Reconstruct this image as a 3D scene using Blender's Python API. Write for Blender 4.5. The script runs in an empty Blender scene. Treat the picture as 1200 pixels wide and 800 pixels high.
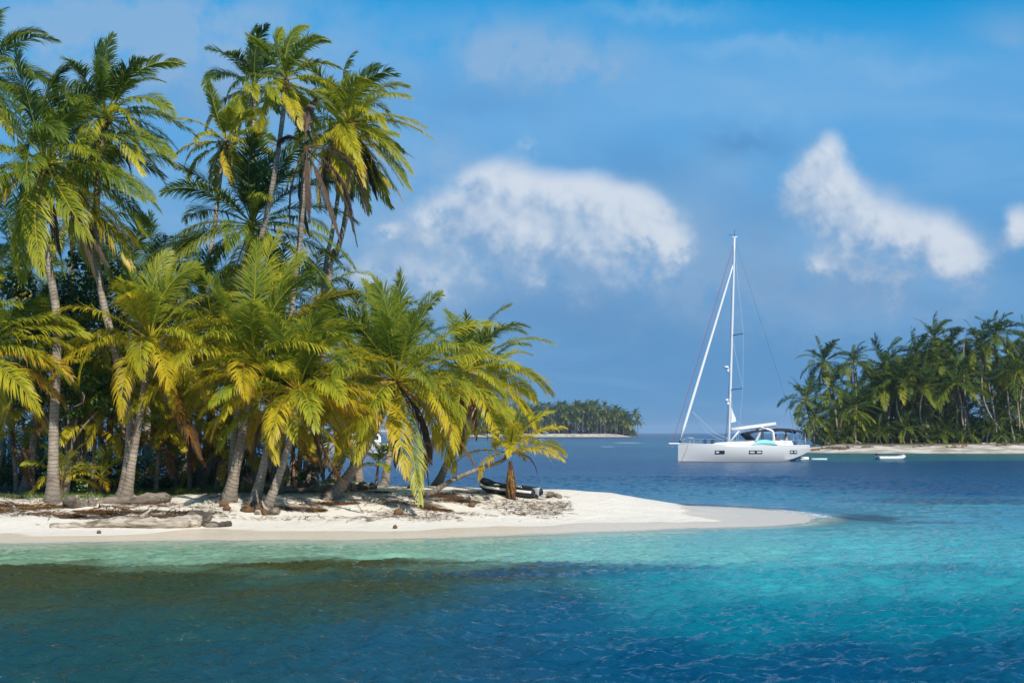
import bpy, math, random
import numpy as np
from mathutils import Vector, Matrix
PI = math.pi
R = math.radians
scene = bpy.context.scene
COL = scene.collection

# ------------------------------------------------------------------ camera
F = 1667.0          # focal length in photo pixels (1200 wide, 50 mm lens)
HZ = 506.5          # eye level row in the photo
EYE = 3.7
cam_d = bpy.data.cameras.new('camera')
cam = bpy.data.objects.new('camera', cam_d)
COL.objects.link(cam)
cam.location = (0, 0, EYE)
cam.rotation_euler = (R(90), 0, 0)
cam_d.sensor_width = 36.0
cam_d.lens = 36.0 * F / 1200.0
cam_d.shift_y = (HZ - 400.0) / 1200.0
cam_d.clip_start = 0.5
cam_d.clip_end = 30000
scene.camera = cam

# ------------------------------------------------------------------ light
SUN_EL, SUN_PHI = R(40), R(24)      # sun behind the camera, to its right
S = Vector((math.sin(SUN_PHI) * math.cos(SUN_EL), -math.cos(SUN_PHI) * math.cos(SUN_EL), math.sin(SUN_EL)))
sun_d = bpy.data.lights.new('sun', 'SUN')
sun_d.energy = 5.0
sun_d.angle = R(0.53)
sun_d.color = (1.0, 0.94, 0.84)
sun = bpy.data.objects.new('sun', sun_d)
COL.objects.link(sun)
sun.rotation_euler = S.to_track_quat('Z', 'Y').to_euler()
sun.location = (30, -60, 80)

scene.view_settings.view_transform = 'Standard'
scene.view_settings.look = 'None'
scene.view_settings.exposure = 0.0
scene.view_settings.gamma = 1.0
scene.view_settings.use_curve_mapping = False
scene.render.engine = 'CYCLES'
cy = scene.cycles
cy.max_bounces = 6
cy.diffuse_bounces = 3
cy.glossy_bounces = 3
cy.transmission_bounces = 3
cy.transparent_max_bounces = 8
cy.use_denoising = True
try:
    cy.denoiser = 'OPENIMAGEDENOISE'
    cy.denoising_input_passes = 'RGB_ALBEDO_NORMAL'
except Exception:
    pass
cy.sample_clamp_direct = 5.0
cy.sample_clamp_indirect = 3.0
cy.caustics_reflective = False
cy.caustics_refractive = False


class NT:
    """small helper to write node trees as expressions"""
    def __init__(self, tree):
        self.t = tree
    def n(self, kind, **kw):
        nd = self.t.nodes.new(kind)
        for k, v in kw.items():
            setattr(nd, k, v)
        return nd
    def link(self, a, b):
        self.t.links.new(a, b)
    def put(self, sock, v):
        if hasattr(v, 'is_linked'):
            self.link(v, sock)
        elif v is not None:
            sock.default_value = v
    def m(self, op, a, b=None, c=None, clamp=False):
        nd = self.n('ShaderNodeMath', operation=op, use_clamp=clamp)
        self.put(nd.inputs[0], a)
        self.put(nd.inputs[1], b)
        self.put(nd.inputs[2], c)
        return nd.outputs[0]
    def mix(self, f, a, b):
        nd = self.n('ShaderNodeMix', data_type='RGBA')
        self.put(nd.inputs[0], f)
        for i, v in ((6, a), (7, b)):
            if isinstance(v, tuple) and len(v) == 3:
                v = v + (1,)
            self.put(nd.inputs[i], v)
        return nd.outputs[2]
    def noise(self, vec, scale, detail=4, rough=0.55, dist=0.0, dim='3D'):
        nd = self.n('ShaderNodeTexNoise', noise_dimensions=dim)
        if vec is not None:
            self.link(vec, nd.inputs['Vector'])
        nd.inputs['Scale'].default_value = scale
        nd.inputs['Detail'].default_value = detail
        nd.inputs['Roughness'].default_value = rough
        nd.inputs['Distortion'].default_value = dist
        return nd.outputs[0]
    def smooth(self, v, lo, hi):
        nd = self.n('ShaderNodeMapRange', interpolation_type='SMOOTHSTEP')
        self.put(nd.inputs[0], v)
        nd.inputs[1].default_value = lo
        nd.inputs[2].default_value = hi
        return nd.outputs[0]
    def ramp(self, f, stops):
        nd = self.n('ShaderNodeValToRGB')
        els = nd.color_ramp.elements
        while len(els) < len(stops):
            els.new(0.5)
        for e, (p, c) in zip(els, stops):
            e.position = p
            e.color = tuple(c) + (1,)
        self.put(nd.inputs[0], f)
        return nd.outputs[0]
    def attr(self, name, out='Fac'):
        nd = self.n('ShaderNodeAttribute', attribute_name=name)
        return nd.outputs[out]
    def combine(self, x, y, z=0.0):
        nd = self.n('ShaderNodeCombineXYZ')
        self.put(nd.inputs[0], x)
        self.put(nd.inputs[1], y)
        self.put(nd.inputs[2], z)
        return nd.outputs[0]


def lin(r, g, b):
    def f(c):
        c /= 255.0
        return c / 12.92 if c <= 0.04045 else ((c + 0.055) / 1.055) ** 2.4
    return (f(r), f(g), f(b))


# ------------------------------------------------------------------ sky with trade-wind clouds
world = bpy.data.worlds.new('World')
scene.world = world
world.use_nodes = True
wt = world.node_tree
wt.nodes.clear()
w = NT(wt)
SKY = 0.12
tc = w.n('ShaderNodeTexCoord')
sep = w.n('ShaderNodeSeparateXYZ')
w.link(tc.outputs['Generated'], sep.inputs[0])
dx, dy, dz = sep.outputs
zc = w.m('MAXIMUM', dz, 0.004)
sky = w.n('ShaderNodeTexSky', sky_type='NISHITA')
sky.sun_disc = False
sky.sun_elevation = SUN_EL
sky.sun_rotation = math.atan2(S.x, S.y)
sky.air_density = 1.0
sky.dust_density = 0.3
sky.ozone_density = 3.0
w.link(w.combine(dx, dy, zc), sky.inputs[0])
hs = w.n('ShaderNodeHueSaturation')
hs.inputs['Saturation'].default_value = 1.7
hs.inputs['Hue'].default_value = 0.49
hs.inputs['Value'].default_value = 1.15
w.link(sky.outputs[0], hs.inputs['Color'])
skycol = hs.outputs[0]
# coordinates on the sky: tangent of azimuth and of elevation seen towards +Y (hundreds of photo pixels)
ya = w.m('MAXIMUM', w.m('ABSOLUTE', dy), 0.08)
U = w.m('MULTIPLY', w.m('DIVIDE', dx, ya), F / 100)
V = w.m('MULTIPLY', w.m('DIVIDE', zc, ya), F / 100)
uv = w.combine(U, V)
big = w.noise(uv, 0.55, 5, 0.55, 0.3)
fine = w.noise(uv, 1.6, 7, 0.60, 0.1)
uv2 = w.combine(w.m('ADD', U, 0.16), w.m('ADD', V, 0.20))
fine2 = w.noise(uv2, 1.5, 3, 0.48, 0.1)
uw = w.m('ADD', U, w.m('MULTIPLY', w.m('SUBTRACT', big, 0.5), 1.3))
vw = w.m('ADD', V, w.m('MULTIPLY', w.m('SUBTRACT', fine, 0.5), 0.75))


def blobs(lst, up=1.0, dn=1.0):
    tot = None
    for px, py, a, b, k in lst:
        u0, v0 = (px - 600) / 100, (HZ - py) / 100
        eu = w.m('MULTIPLY', w.m('SUBTRACT', uw, u0), 100.0 / a)
        ev = w.m('MULTIPLY', w.m('SUBTRACT', vw, v0), 100.0 / b)
        if up != 1.0:      # firm heads, soft bases
            ev = w.m('ADD', w.m('MULTIPLY', w.m('MAXIMUM', ev, 0.0), up), w.m('MULTIPLY', w.m('MINIMUM', ev, 0.0), dn))
        r2 = w.m('ADD', w.m('MULTIPLY', eu, eu), w.m('MULTIPLY', ev, ev))
        g = w.m('MULTIPLY', w.m('EXPONENT', w.m('MULTIPLY', r2, -1.0)), k)
        tot = g if tot is None else w.m('ADD', tot, g)
    return tot


def C10(r, g, b):
    return tuple(v / SKY for v in lin(r, g, b))


# hazy blue air and thin stratus down to the horizon
skycol = w.mix(w.m('MULTIPLY', w.smooth(V, 5.25, 3.9), 0.9), skycol, C10(100, 166, 222))
hz = w.smooth(V, 3.9, 1.0)
skycol = w.mix(w.m('MULTIPLY', hz, 0.92), skycol, C10(90, 146, 197))
# thin high veil
wave = w.combine(w.m('MULTIPLY', U, 0.28), w.m('ADD', V, w.m('MULTIPLY', U, 0.10)))
veil = w.noise(wave, 1.3, 5, 0.5, 0.6)
veilm = w.m('MULTIPLY', w.smooth(veil, 0.42, 0.75), w.smooth(V, 5.4, 3.6))
skycol = w.mix(w.m('MULTIPLY', veilm, 0.55), skycol, C10(132, 180, 224))
streak = blobs([(780, 15, 90, 14, .5), (900, 55, 110, 16, .55), (1040, 82, 130, 16, .5), (900, 120, 220, 26, .45)])
skycol = w.mix(w.m('MINIMUM', w.m('MULTIPLY', streak, 1.1), 0.7), skycol, C10(130, 182, 226))
# soft lavender-grey patches
soft = blobs([(600, 58, 85, 42, 1.1), (690, 72, 60, 34, .8), (240, 45, 190, 70, 1.2), (60, 20, 120, 40, .8), (520, 190, 60, 40, .6), (820, 300, 110, 50, .5), (330, 140, 90, 60, .5),
              (450, 270, 110, 90, .7), (480, 340, 100, 50, .7), (230, 300, 140, 70, .5), (950, 320, 50, 26, .45), (640, 315, 230, 55, .75), (900, 345, 200, 45, .6), (780, 240, 90, 60, .35),
              (1070, 330, 120, 60, .5), (860, 205, 60, 40, .32), (1190, 30, 60, 30, .4)])
softm = w.m('MULTIPLY', soft, w.smooth(fine, 0.18, 0.72))
skycol = w.mix(w.m('MINIMUM', w.m('MULTIPLY', softm, 0.95), 0.72), skycol, C10(148, 181, 215))
# dark blue-grey bases
dark = blobs([(870, 168, 55, 22, .8), (730, 190, 70, 30, .5), (640, 365, 210, 40, .7), (1010, 330, 130, 40, .6), (860, 270, 80, 60, .4), (560, 120, 90, 26, .4), (300, 110, 130, 30, .4)])
skycol = w.mix(w.m('MINIMUM', w.m('MULTIPLY', w.m('MULTIPLY', dark, w.smooth(fine, 0.25, 0.6)), 0.65), 0.6), skycol, C10(78, 132, 186))
# cumulus
CUM = [(545, 226, 56, 40, .95), (592, 206, 42, 40, 1.0), (640, 232, 50, 46, .95), (694, 232, 50, 46, 1.2), (740, 256, 46, 46, 1.15), (772, 292, 32, 32, .75), (590, 272, 70, 40, .8), (665, 290, 90, 38, .95), (500, 250, 52, 30, .6),
       (978, 178, 34, 40, 1.25), (950, 218, 44, 44, .85), (1004, 228, 52, 46, .85), (1056, 258, 52, 44, .8), (1102, 284, 48, 42, .85), (1142, 306, 38, 32, .6), (1030, 290, 90, 48, .6), (960, 255, 50, 40, .45),
       (1198, 260, 30, 36, 1.2), (456, 270, 28, 18, .75), (435, 310, 64, 38, .6), (955, 312, 34, 16, .55), (620, 168, 22, 12, .6), (490, 325, 76, 32, .55)]
cum = blobs(CUM, 1.35, .72)
uw0, vw0 = uw, vw
uw, vw = w.m('ADD', uw, 0.10), w.m('ADD', vw, 0.17)
cum2 = blobs(CUM, 1.35, .72)
uw, vw = uw0, vw0
nz_ = w.m('MULTIPLY', w.m('SUBTRACT', fine, 0.5), 2.5)
dens = w.smooth(w.m('ADD', cum, nz_), 0.30, 1.45)
grad = w.m('ADD', w.m('MULTIPLY', w.m('SUBTRACT', cum, cum2), 1.15), w.m('MULTIPLY', w.m('SUBTRACT', fine, fine2), 2.8))
lit = w.smooth(grad, -0.95, 0.95)
lit = w.m('MULTIPLY', lit, w.smooth(cum, 0.05, 0.9))
ccol = w.mix(lit, C10(128, 166, 206), C10(220, 227, 236))
skycol = w.mix(w.m('MULTIPLY', dens, 0.86), skycol, ccol)
bg = w.n('ShaderNodeBackground')
bg.inputs['Strength'].default_value = SKY
w.link(skycol, bg.inputs['Color'])
wo = w.n('ShaderNodeOutputWorld')
w.link(bg.outputs[0], wo.inputs[0])


# ------------------------------------------------------------------ numeric helpers
def at(px, py, Y):
    return np.array([(px - 600.0) / F * Y, Y, EYE - (py - HZ) / F * Y])


def sstep(x, a, b):
    t = np.clip((x - a) / (b - a), 0, 1)
    return t * t * (3 - 2 * t)


def hash2(ix, iy, seed):
    h = (ix.astype(np.int64) * 374761393 + iy.astype(np.int64) * 668265263 + seed * 982451653) & 0x7fffffff
    h = ((h ^ (h >> 13)) * 1274126177) & 0x7fffffff
    h = h ^ (h >> 16)
    return (h & 0xffff) / 65535.0


def vnoise(x, y, seed=0):
    ix, iy = np.floor(x), np.floor(y)
    fx, fy = x - ix, y - iy
    fx = fx * fx * (3 - 2 * fx)
    fy = fy * fy * (3 - 2 * fy)
    a = hash2(ix, iy, seed); b = hash2(ix + 1, iy, seed)
    c = hash2(ix, iy + 1, seed); d = hash2(ix + 1, iy + 1, seed)
    return (a * (1 - fx) + b * fx) * (1 - fy) + (c * (1 - fx) + d * fx) * fy


def fbm(x, y, seed=0, oct=4):
    s, a, t = 0, 0.5, 0
    for i in range(oct):
        s = s + a * vnoise(x * 2 ** i + 17.3 * i, y * 2 ** i - 9.1 * i, seed + i)
        t += a
        a *= 0.5
    return s / t


def poly_sd(x, y, poly):
    """signed distance, positive inside"""
    x = np.asarray(x, float); y = np.asarray(y, float)
    d2 = np.full(x.shape, 1e18)
    ins = np.zeros(x.shape, bool)
    n = len(poly)
    for i in range(n):
        ax, ay = poly[i]; bx, by = poly[(i + 1) % n]
        ex, ey = bx - ax, by - ay
        t = np.clip(((x - ax) * ex + (y - ay) * ey) / (ex * ex + ey * ey), 0, 1)
        d2 = np.minimum(d2, (x - ax - t * ex) ** 2 + (y - ay - t * ey) ** 2)
        c = ((ay > y) != (by > y)) & (x < (bx - ax) * (y - ay) / (by - ay + 1e-12) + ax)
        ins ^= c
    return np.where(ins, 1, -1) * np.sqrt(d2)


def chaikin(poly, n=2):
    for _ in range(n):
        q = []
        for i in range(len(poly)):
            a, b = np.array(poly[i]), np.array(poly[(i + 1) % len(poly)])
            q += [tuple(a * .75 + b * .25), tuple(a * .25 + b * .75)]
        poly = q
    return poly


NEAR = chaikin([(-70, 43), (-30, 46.2), (-17.3, 47.6), (-11, 49.2), (-5.5, 48.9), (0, 51.0), (3.4, 53.2), (8.2, 55.2), (10.9, 56.4), (12.8, 59.2),
                (13.3, 64.5), (12.0, 69.2), (9.6, 71.6), (5, 74.5), (1, 79), (-6, 87), (-15, 96), (-30, 102), (-70, 102)])
EAST = chaikin([(47, 272), (54, 258), (75, 251), (95, 249), (130, 247), (190, 252), (210, 320), (160, 390), (90, 385), (60, 330), (50, 292)])
FAR = chaikin([(-70, 1180), (0, 1155), (60, 1150), (95, 1158), (108, 1180), (80, 1230), (0, 1290), (-90, 1280)])


def near_d(x, y):
    return poly_sd(x, y, NEAR) + (fbm(np.asarray(x) * .22, np.asarray(y) * .22, 5, 3) - .5) * 1.2


def ground(x, y):
    """height of the near island, also below the water"""
    x = np.asarray(x, float); y = np.asarray(y, float)
    d = near_d(x, y)
    taper = np.clip((15.5 - x) / 11.0, 0.04, 1) ** 0.9
    up = (0.10 * sstep(d, 0, 1.5) + 0.98 * sstep(d, 0.9, 10.5)) * taper
    z = np.where(d > 0, up, np.maximum(d * 0.10, -1.4))
    dry = sstep(d, 1.5, 4)
    z = z + dry * ((fbm(x * .9, y * .9, 11, 3) - .5) * .10 + (fbm(x * .18, y * .18, 12, 2) - .5) * .25 * taper)
    return z


def gz(x, y):
    return float(ground(np.array([x]), np.array([y]))[0])


def hit(px, py):
    """the ground point of the near island seen at this place"""
    Y = np.arange(46.0, 95.0, 0.05)
    X = (px - 600) / F * Y
    diff = (EYE - (py - HZ) / F * Y) - ground(X, Y)
    k = np.where(diff < 0)[0]
    i = k[0] if len(k) else len(Y) - 1
    return X[i], Y[i], gz(X[i], Y[i])


# ------------------------------------------------------------------ mesh helpers
def mk(name, verts, faces, mat, parent=None, attrs=None, smooth=False, mesh_only=False):
    """faces: list of index arrays (k,3) or (k,4), or a plain list of tuples"""
    me = bpy.data.meshes.new(name)
    verts = np.asarray(verts, dtype=np.float32).reshape(-1, 3)
    if len(faces) and isinstance(faces[0], np.ndarray) and faces[0].ndim == 2:
        me.vertices.add(len(verts))
        me.vertices.foreach_set('co', verts.ravel())
        loops = np.concatenate([f.ravel() for f in faces]).astype(np.int32)
        sizes = np.concatenate([np.full(len(f), f.shape[1], np.int32) for f in faces])
        starts = np.concatenate([[0], np.cumsum(sizes)[:-1]]).astype(np.int32)
        me.loops.add(len(loops))
        me.loops.foreach_set('vertex_index', loops)
        me.polygons.add(len(sizes))
        me.polygons.foreach_set('loop_start', starts)
        me.polygons.foreach_set('loop_total', sizes)
    else:
        me.from_pydata(verts.tolist(), [], [list(map(int, f)) for f in faces])
    if attrs:
        for k, v in attrs.items():
            v = np.asarray(v, np.float32)
            if v.ndim == 1:
                a = me.attributes.new(k, 'FLOAT', 'POINT')
                a.data.foreach_set('value', v)
            else:
                a = me.attributes.new(k, 'FLOAT_COLOR', 'POINT')
                a.data.foreach_set('color', np.hstack([v, np.ones((len(v), 1), np.float32)]).ravel())
    me.update(calc_edges=True)
    me.validate()
    if smooth:
        me.polygons.foreach_set('use_smooth', np.ones(len(me.polygons), bool))
    if mat:
        me.materials.append(mat)
    if mesh_only:
        return me
    return link(name, me, parent)


def link(name, me, parent=None):
    o = bpy.data.objects.new(name, me)
    COL.objects.link(o)
    if parent is not None:
        o.parent = parent
    return o


def thing(name, label, cat, loc=(0, 0, 0), rz=0.0, group=None):
    o = bpy.data.objects.new(name, None)
    o.empty_display_size = 0.2
    COL.objects.link(o)
    o.location = loc
    o.rotation_euler = (0, 0, rz)
    tag(o, label, cat, group)
    return o


def tag(o, label, cat, group=None):
    o['label'] = label
    o['category'] = cat
    if group:
        o['group'] = group
    return o


def struct(o, kind='structure'):
    o['kind'] = kind
    return o


class MB:
    """collects shapes into one mesh"""
    def __init__(self):
        self.v, self.f = [], []
    def add(self, vs, fs):
        n = len(self.v)
        self.v += [tuple(map(float, p)) for p in vs]
        self.f += [tuple(i + n for i in f) for f in fs]
        return self
    def box(self, c, s, rz=0.0, taper=1.0):
        x, y, z = (k / 2 for k in s)
        pts = []
        for dz_, t in ((-z, 1), (z, taper)):
            for a, b in ((-x, -y), (x, -y), (x, y), (-x, y)):
                a, b = a * t, b * t
                pts.append((c[0] + a * math.cos(rz) - b * math.sin(rz), c[1] + a * math.sin(rz) + b * math.cos(rz), c[2] + dz_))
        return self.add(pts, [(3, 2, 1, 0), (4, 5, 6, 7), (0, 1, 5, 4), (1, 2, 6, 5), (2, 3, 7, 6), (3, 0, 4, 7)])
    def tube(self, path, r, n=8, cap=True, sq=1.0):
        path = [np.array(p, float) for p in path]
        m = len(path)
        rs = r if hasattr(r, '__len__') else [r] * m
        up = np.array((0, 0, 1.0))
        pts = []
        prev = None
        for i in range(m):
            t = path[min(i + 1, m - 1)] - path[max(i - 1, 0)]
            t /= np.linalg.norm(t) + 1e-9
            if prev is None:
                a = np.cross(t, up)
                if np.linalg.norm(a) < .1:
                    a = np.cross(t, (1, 0, 0))
            else:
                a = prev - np.dot(prev, t) * t
            a /= np.linalg.norm(a)
            prev = a
            b = np.cross(t, a)
            for k in range(n):
                th = 2 * PI * k / n
                pts.append(path[i] + rs[i] * (math.cos(th) * a + sq * math.sin(th) * b))
        fs = []
        for i in range(m - 1):
            for k in range(n):
                k2 = (k + 1) % n
                fs.append((i * n + k, i * n + k2, (i + 1) * n + k2, (i + 1) * n + k))
        if cap:
            fs.append(tuple(range(n))[::-1])
            fs.append(tuple((m - 1) * n + k for k in range(n)))
        return self.add(pts, fs)
    def loft(self, secs, closed=True, cap=True):
        n = len(secs[0])
        pts = [p for s in secs for p in s]
        fs = []
        for i in range(len(secs) - 1):
            for k in range(n if closed else n - 1):
                k2 = (k + 1) % n
                fs.append((i * n + k, i * n + k2, (i + 1) * n + k2, (i + 1) * n + k))
        if cap:
            fs.append(tuple(range(n))[::-1])
            fs.append(tuple((len(secs) - 1) * n + k for k in range(n)))
        return self.add(pts, fs)
    def ball(self, c, r, n=10, m=7):
        r = r if hasattr(r, '__len__') else (r, r, r)
        pts, fs = [], []
        for i in range(m + 1):
            th = PI * i / m
            for k in range(n):
                ph = 2 * PI * k / n
                pts.append((c[0] + r[0] * math.sin(th) * math.cos(ph), c[1] + r[1] * math.sin(th) * math.sin(ph), c[2] + r[2] * math.cos(th)))
        for i in range(m):
            for k in range(n):
                k2 = (k + 1) % n
                fs.append((i * n + k, (i + 1) * n + k, (i + 1) * n + k2, i * n + k2))
        return self.add(pts, fs)
    def build(self, name, mat, parent=None, smooth=False, bevel=0.0):
        o = mk(name, self.v, self.f, mat, parent, smooth=smooth)
        if bevel:
            b = o.modifiers.new('bevel', 'BEVEL')
            b.width = bevel
            b.segments = 2
            b.limit_method = 'ANGLE'
        return o


# ------------------------------------------------------------------ materials
def mat(name):
    m = bpy.data.materials.new(name)
    m.use_nodes = True
    m.node_tree.nodes.clear()
    t = NT(m.node_tree)
    out = t.n('ShaderNodeOutputMaterial')
    return m, t, out


def principled(t, out, color, rough=0.5, bump=None, bumpd=0.02, spec=0.5, metal=0.0, link_out=True):
    p = t.n('ShaderNodeBsdfPrincipled')
    if isinstance(color, tuple) and len(color) == 3:
        color = color + (1,)
    t.put(p.inputs['Base Color'], color)
    t.put(p.inputs['Roughness'], rough)
    p.inputs['Specular IOR Level'].default_value = spec
    p.inputs['Metallic'].default_value = metal
    if bump is not None:
        b = t.n('ShaderNodeBump')
        b.inputs['Distance'].default_value = bumpd
        t.link(bump, b.inputs['Height'])
        t.link(b.outputs[0], p.inputs['Normal'])
    if link_out:
        t.link(p.outputs[0], out.inputs[0])
    return p


def simple(name, color, rough=0.5, spec=0.5, metal=0.0, var=0.12, scale=3.0):
    m, t, out = mat(name)
    tcn = t.n('ShaderNodeTexCoord')
    nz = t.noise(tcn.outputs['Object'], scale, 5, 0.6)
    c = t.mix(nz, tuple(v * (1 - var) for v in color), tuple(min(1, v * (1 + var)) for v in color))
    principled(t, out, c, rough, spec=spec, metal=metal)
    return m


def leaf_material(name, stops, trans=0.35, rough=0.42):
    m, t, out = mat(name)
    a = t.attr('age')
    geo = t.n('ShaderNodeNewGeometry')
    nz = t.noise(geo.outputs['Position'], 2.2, 3, 0.6)
    f = t.m('ADD', a, t.m('MULTIPLY', t.m('SUBTRACT', nz, 0.5), 0.12))
    c = t.ramp(f, stops)
    p = principled(t, out, c, rough, spec=0.4, link_out=False)
    tr = t.n('ShaderNodeBsdfTranslucent')
    hsn = t.n('ShaderNodeHueSaturation')
    hsn.inputs['Value'].default_value = 1.25
    t.link(c, hsn.inputs['Color'])
    t.link(hsn.outputs[0], tr.inputs['Color'])
    mx = t.n('ShaderNodeMixShader')
    mx.inputs[0].default_value = trans
    t.link(p.outputs[0], mx.inputs[1])
    t.link(tr.outputs[0], mx.inputs[2])
    t.link(mx.outputs[0], out.inputs[0])
    return m


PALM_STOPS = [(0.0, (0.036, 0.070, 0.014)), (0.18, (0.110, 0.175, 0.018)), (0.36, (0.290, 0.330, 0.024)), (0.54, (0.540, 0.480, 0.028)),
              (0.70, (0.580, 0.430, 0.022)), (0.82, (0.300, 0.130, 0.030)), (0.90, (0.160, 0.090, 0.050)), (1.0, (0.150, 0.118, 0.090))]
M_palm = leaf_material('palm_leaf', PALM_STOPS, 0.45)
M_shrub = leaf_material('broad_leaf', [(0, (0.012, 0.045, 0.008)), (0.5, (0.035, 0.105, 0.012)), (0.85, (0.110, 0.190, 0.018)), (1, (0.24, 0.24, 0.03))], 0.3, 0.4)
M_grass = leaf_material('grass_blade', [(0, (0.03, 0.09, 0.012)), (0.6, (0.10, 0.19, 0.02)), (1, (0.25, 0.24, 0.05))], 0.3, 0.6)


def trunk_material():
    m, t, out = mat('palm_bark')
    v = t.attr('along')
    tcn = t.n('ShaderNodeTexCoord')
    nz = t.noise(tcn.outputs['Object'], 1.6, 5, 0.62)
    nf = t.noise(tcn.outputs['Object'], 14.0, 4, 0.65)
    ph = t.m('ADD', t.m('MULTIPLY', v, 6.5), t.m('MULTIPLY', nz, 3.2))
    ring = t.m('FRACT', ph)
    ringd = t.smooth(ring, 0.0, 0.25)
    ringd2 = t.m('MULTIPLY', ringd, t.smooth(ring, 1.0, 0.8))
    base = t.ramp(nz, [(0.25, (0.13, 0.100, 0.075)), (0.40, (0.25, 0.200, 0.150)), (0.56, (0.36, 0.300, 0.235)), (0.74, (0.48, 0.425, 0.355))])
    c = t.mix(t.m('MULTIPLY', t.m('SUBTRACT', 1.0, ringd2), 0.34), base, (0.085, 0.062, 0.045))
    c = t.mix(t.m('MULTIPLY', t.smooth(nf, 0.52, 0.72), 0.35), c, (0.10, 0.075, 0.055))
    # fibrous brown at the very top, patchy darker tone at the foot
    top = t.attr('tip')
    c = t.mix(top, c, (0.13, 0.075, 0.035))
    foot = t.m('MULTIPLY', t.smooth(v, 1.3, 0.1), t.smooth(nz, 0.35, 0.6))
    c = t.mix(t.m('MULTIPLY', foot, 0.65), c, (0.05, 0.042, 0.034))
    h = t.m('ADD', ringd2, t.m('MULTIPLY', nf, 0.9))
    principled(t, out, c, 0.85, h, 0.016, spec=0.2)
    return m


M_trunk = trunk_material()


def wood_material(name, lo, hi):
    m, t, out = mat(name)
    tcn = t.n('ShaderNodeTexCoord')
    mp = t.n('ShaderNodeMapping')
    mp.inputs['Scale'].default_value = (0.7, 6, 6)
    t.link(tcn.outputs['Object'], mp.inputs[0])
    g = t.noise(mp.outputs[0], 2.0, 6, 0.65)
    b = t.noise(tcn.outputs['Object'], 1.1, 4, 0.6)
    c = t.mix(t.smooth(g, 0.3, 0.7), lo, hi)
    c = t.mix(t.m('MULTIPLY', t.smooth(b, 0.5, 0.62), 0.7), c, tuple(k * 0.3 for k in lo))
    principled(t, out, c, 0.85, g, 0.04, spec=0.2)
    return m


M_drift = wood_material('bleached_wood', (0.20, 0.155, 0.11), (0.60, 0.52, 0.41))
M_drift2 = wood_material('grey_wood', (0.10, 0.080, 0.062), (0.30, 0.25, 0.195))
M_husk = simple('husk', (0.16, 0.095, 0.05), 0.9, 0.1, var=0.4, scale=9)
M_nut = simple('coconut_skin', (0.30, 0.17, 0.04), 0.5, 0.4, var=0.35, scale=4)
M_nutg = simple('green_coconut_skin', (0.16, 0.19, 0.03), 0.5, 0.4, var=0.3, scale=4)
M_bark = simple('grey_bark', (0.20, 0.17, 0.14), 0.9, 0.2, var=0.35, scale=5)
M_litter = leaf_material('dry_litter', [(0, (0.10, 0.055, 0.03)), (0.5, (0.22, 0.13, 0.075)), (1, (0.40, 0.30, 0.20))], 0.1, 0.8)


def sand_material():
    m, t, out = mat('white_sand')
    geo = t.n('ShaderNodeNewGeometry')
    pos = geo.outputs['Position']
    n1 = t.noise(pos, 0.35, 4, 0.6)
    n2 = t.noise(pos, 3.0, 5, 0.65)
    n3 = t.noise(pos, 26.0, 3, 0.6)
    c = t.mix(n1, (0.77, 0.69, 0.57), (0.85, 0.785, 0.68))
    c = t.mix(t.m('MULTIPLY', t.smooth(n2, 0.56, 0.74), 0.30), c, (0.50, 0.42, 0.32))
    c = t.mix(t.m('MULTIPLY', t.smooth(n3, 0.66, 0.76), 0.35), c, (0.30, 0.24, 0.18))
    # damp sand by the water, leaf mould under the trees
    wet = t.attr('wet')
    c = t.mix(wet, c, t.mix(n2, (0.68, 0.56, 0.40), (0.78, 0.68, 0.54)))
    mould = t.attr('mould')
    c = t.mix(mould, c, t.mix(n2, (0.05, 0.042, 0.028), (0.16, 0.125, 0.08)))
    rough = t.m('SUBTRACT', 0.95, t.m('MULTIPLY', wet, 0.68))
    h = t.m('ADD', t.m('MULTIPLY', n2, t.m('SUBTRACT', 1.0, wet)), t.m('MULTIPLY', n3, 0.25))
    principled(t, out, c, rough, h, 0.10, spec=0.3)
    return m


M_sand = sand_material()


def far_sand_material():
    m, t, out = mat('far_sand')
    geo = t.n('ShaderNodeNewGeometry')
    n1 = t.noise(geo.outputs['Position'], 0.25, 5, 0.65)
    c = t.mix(t.smooth(n1, 0.38, 0.62), (0.34, 0.28, 0.20), (0.68, 0.61, 0.50))
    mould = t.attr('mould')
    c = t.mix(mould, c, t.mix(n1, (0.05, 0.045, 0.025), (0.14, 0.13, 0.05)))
    principled(t, out, c, 0.95, spec=0.1)
    return m


M_fsand = far_sand_material()


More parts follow.
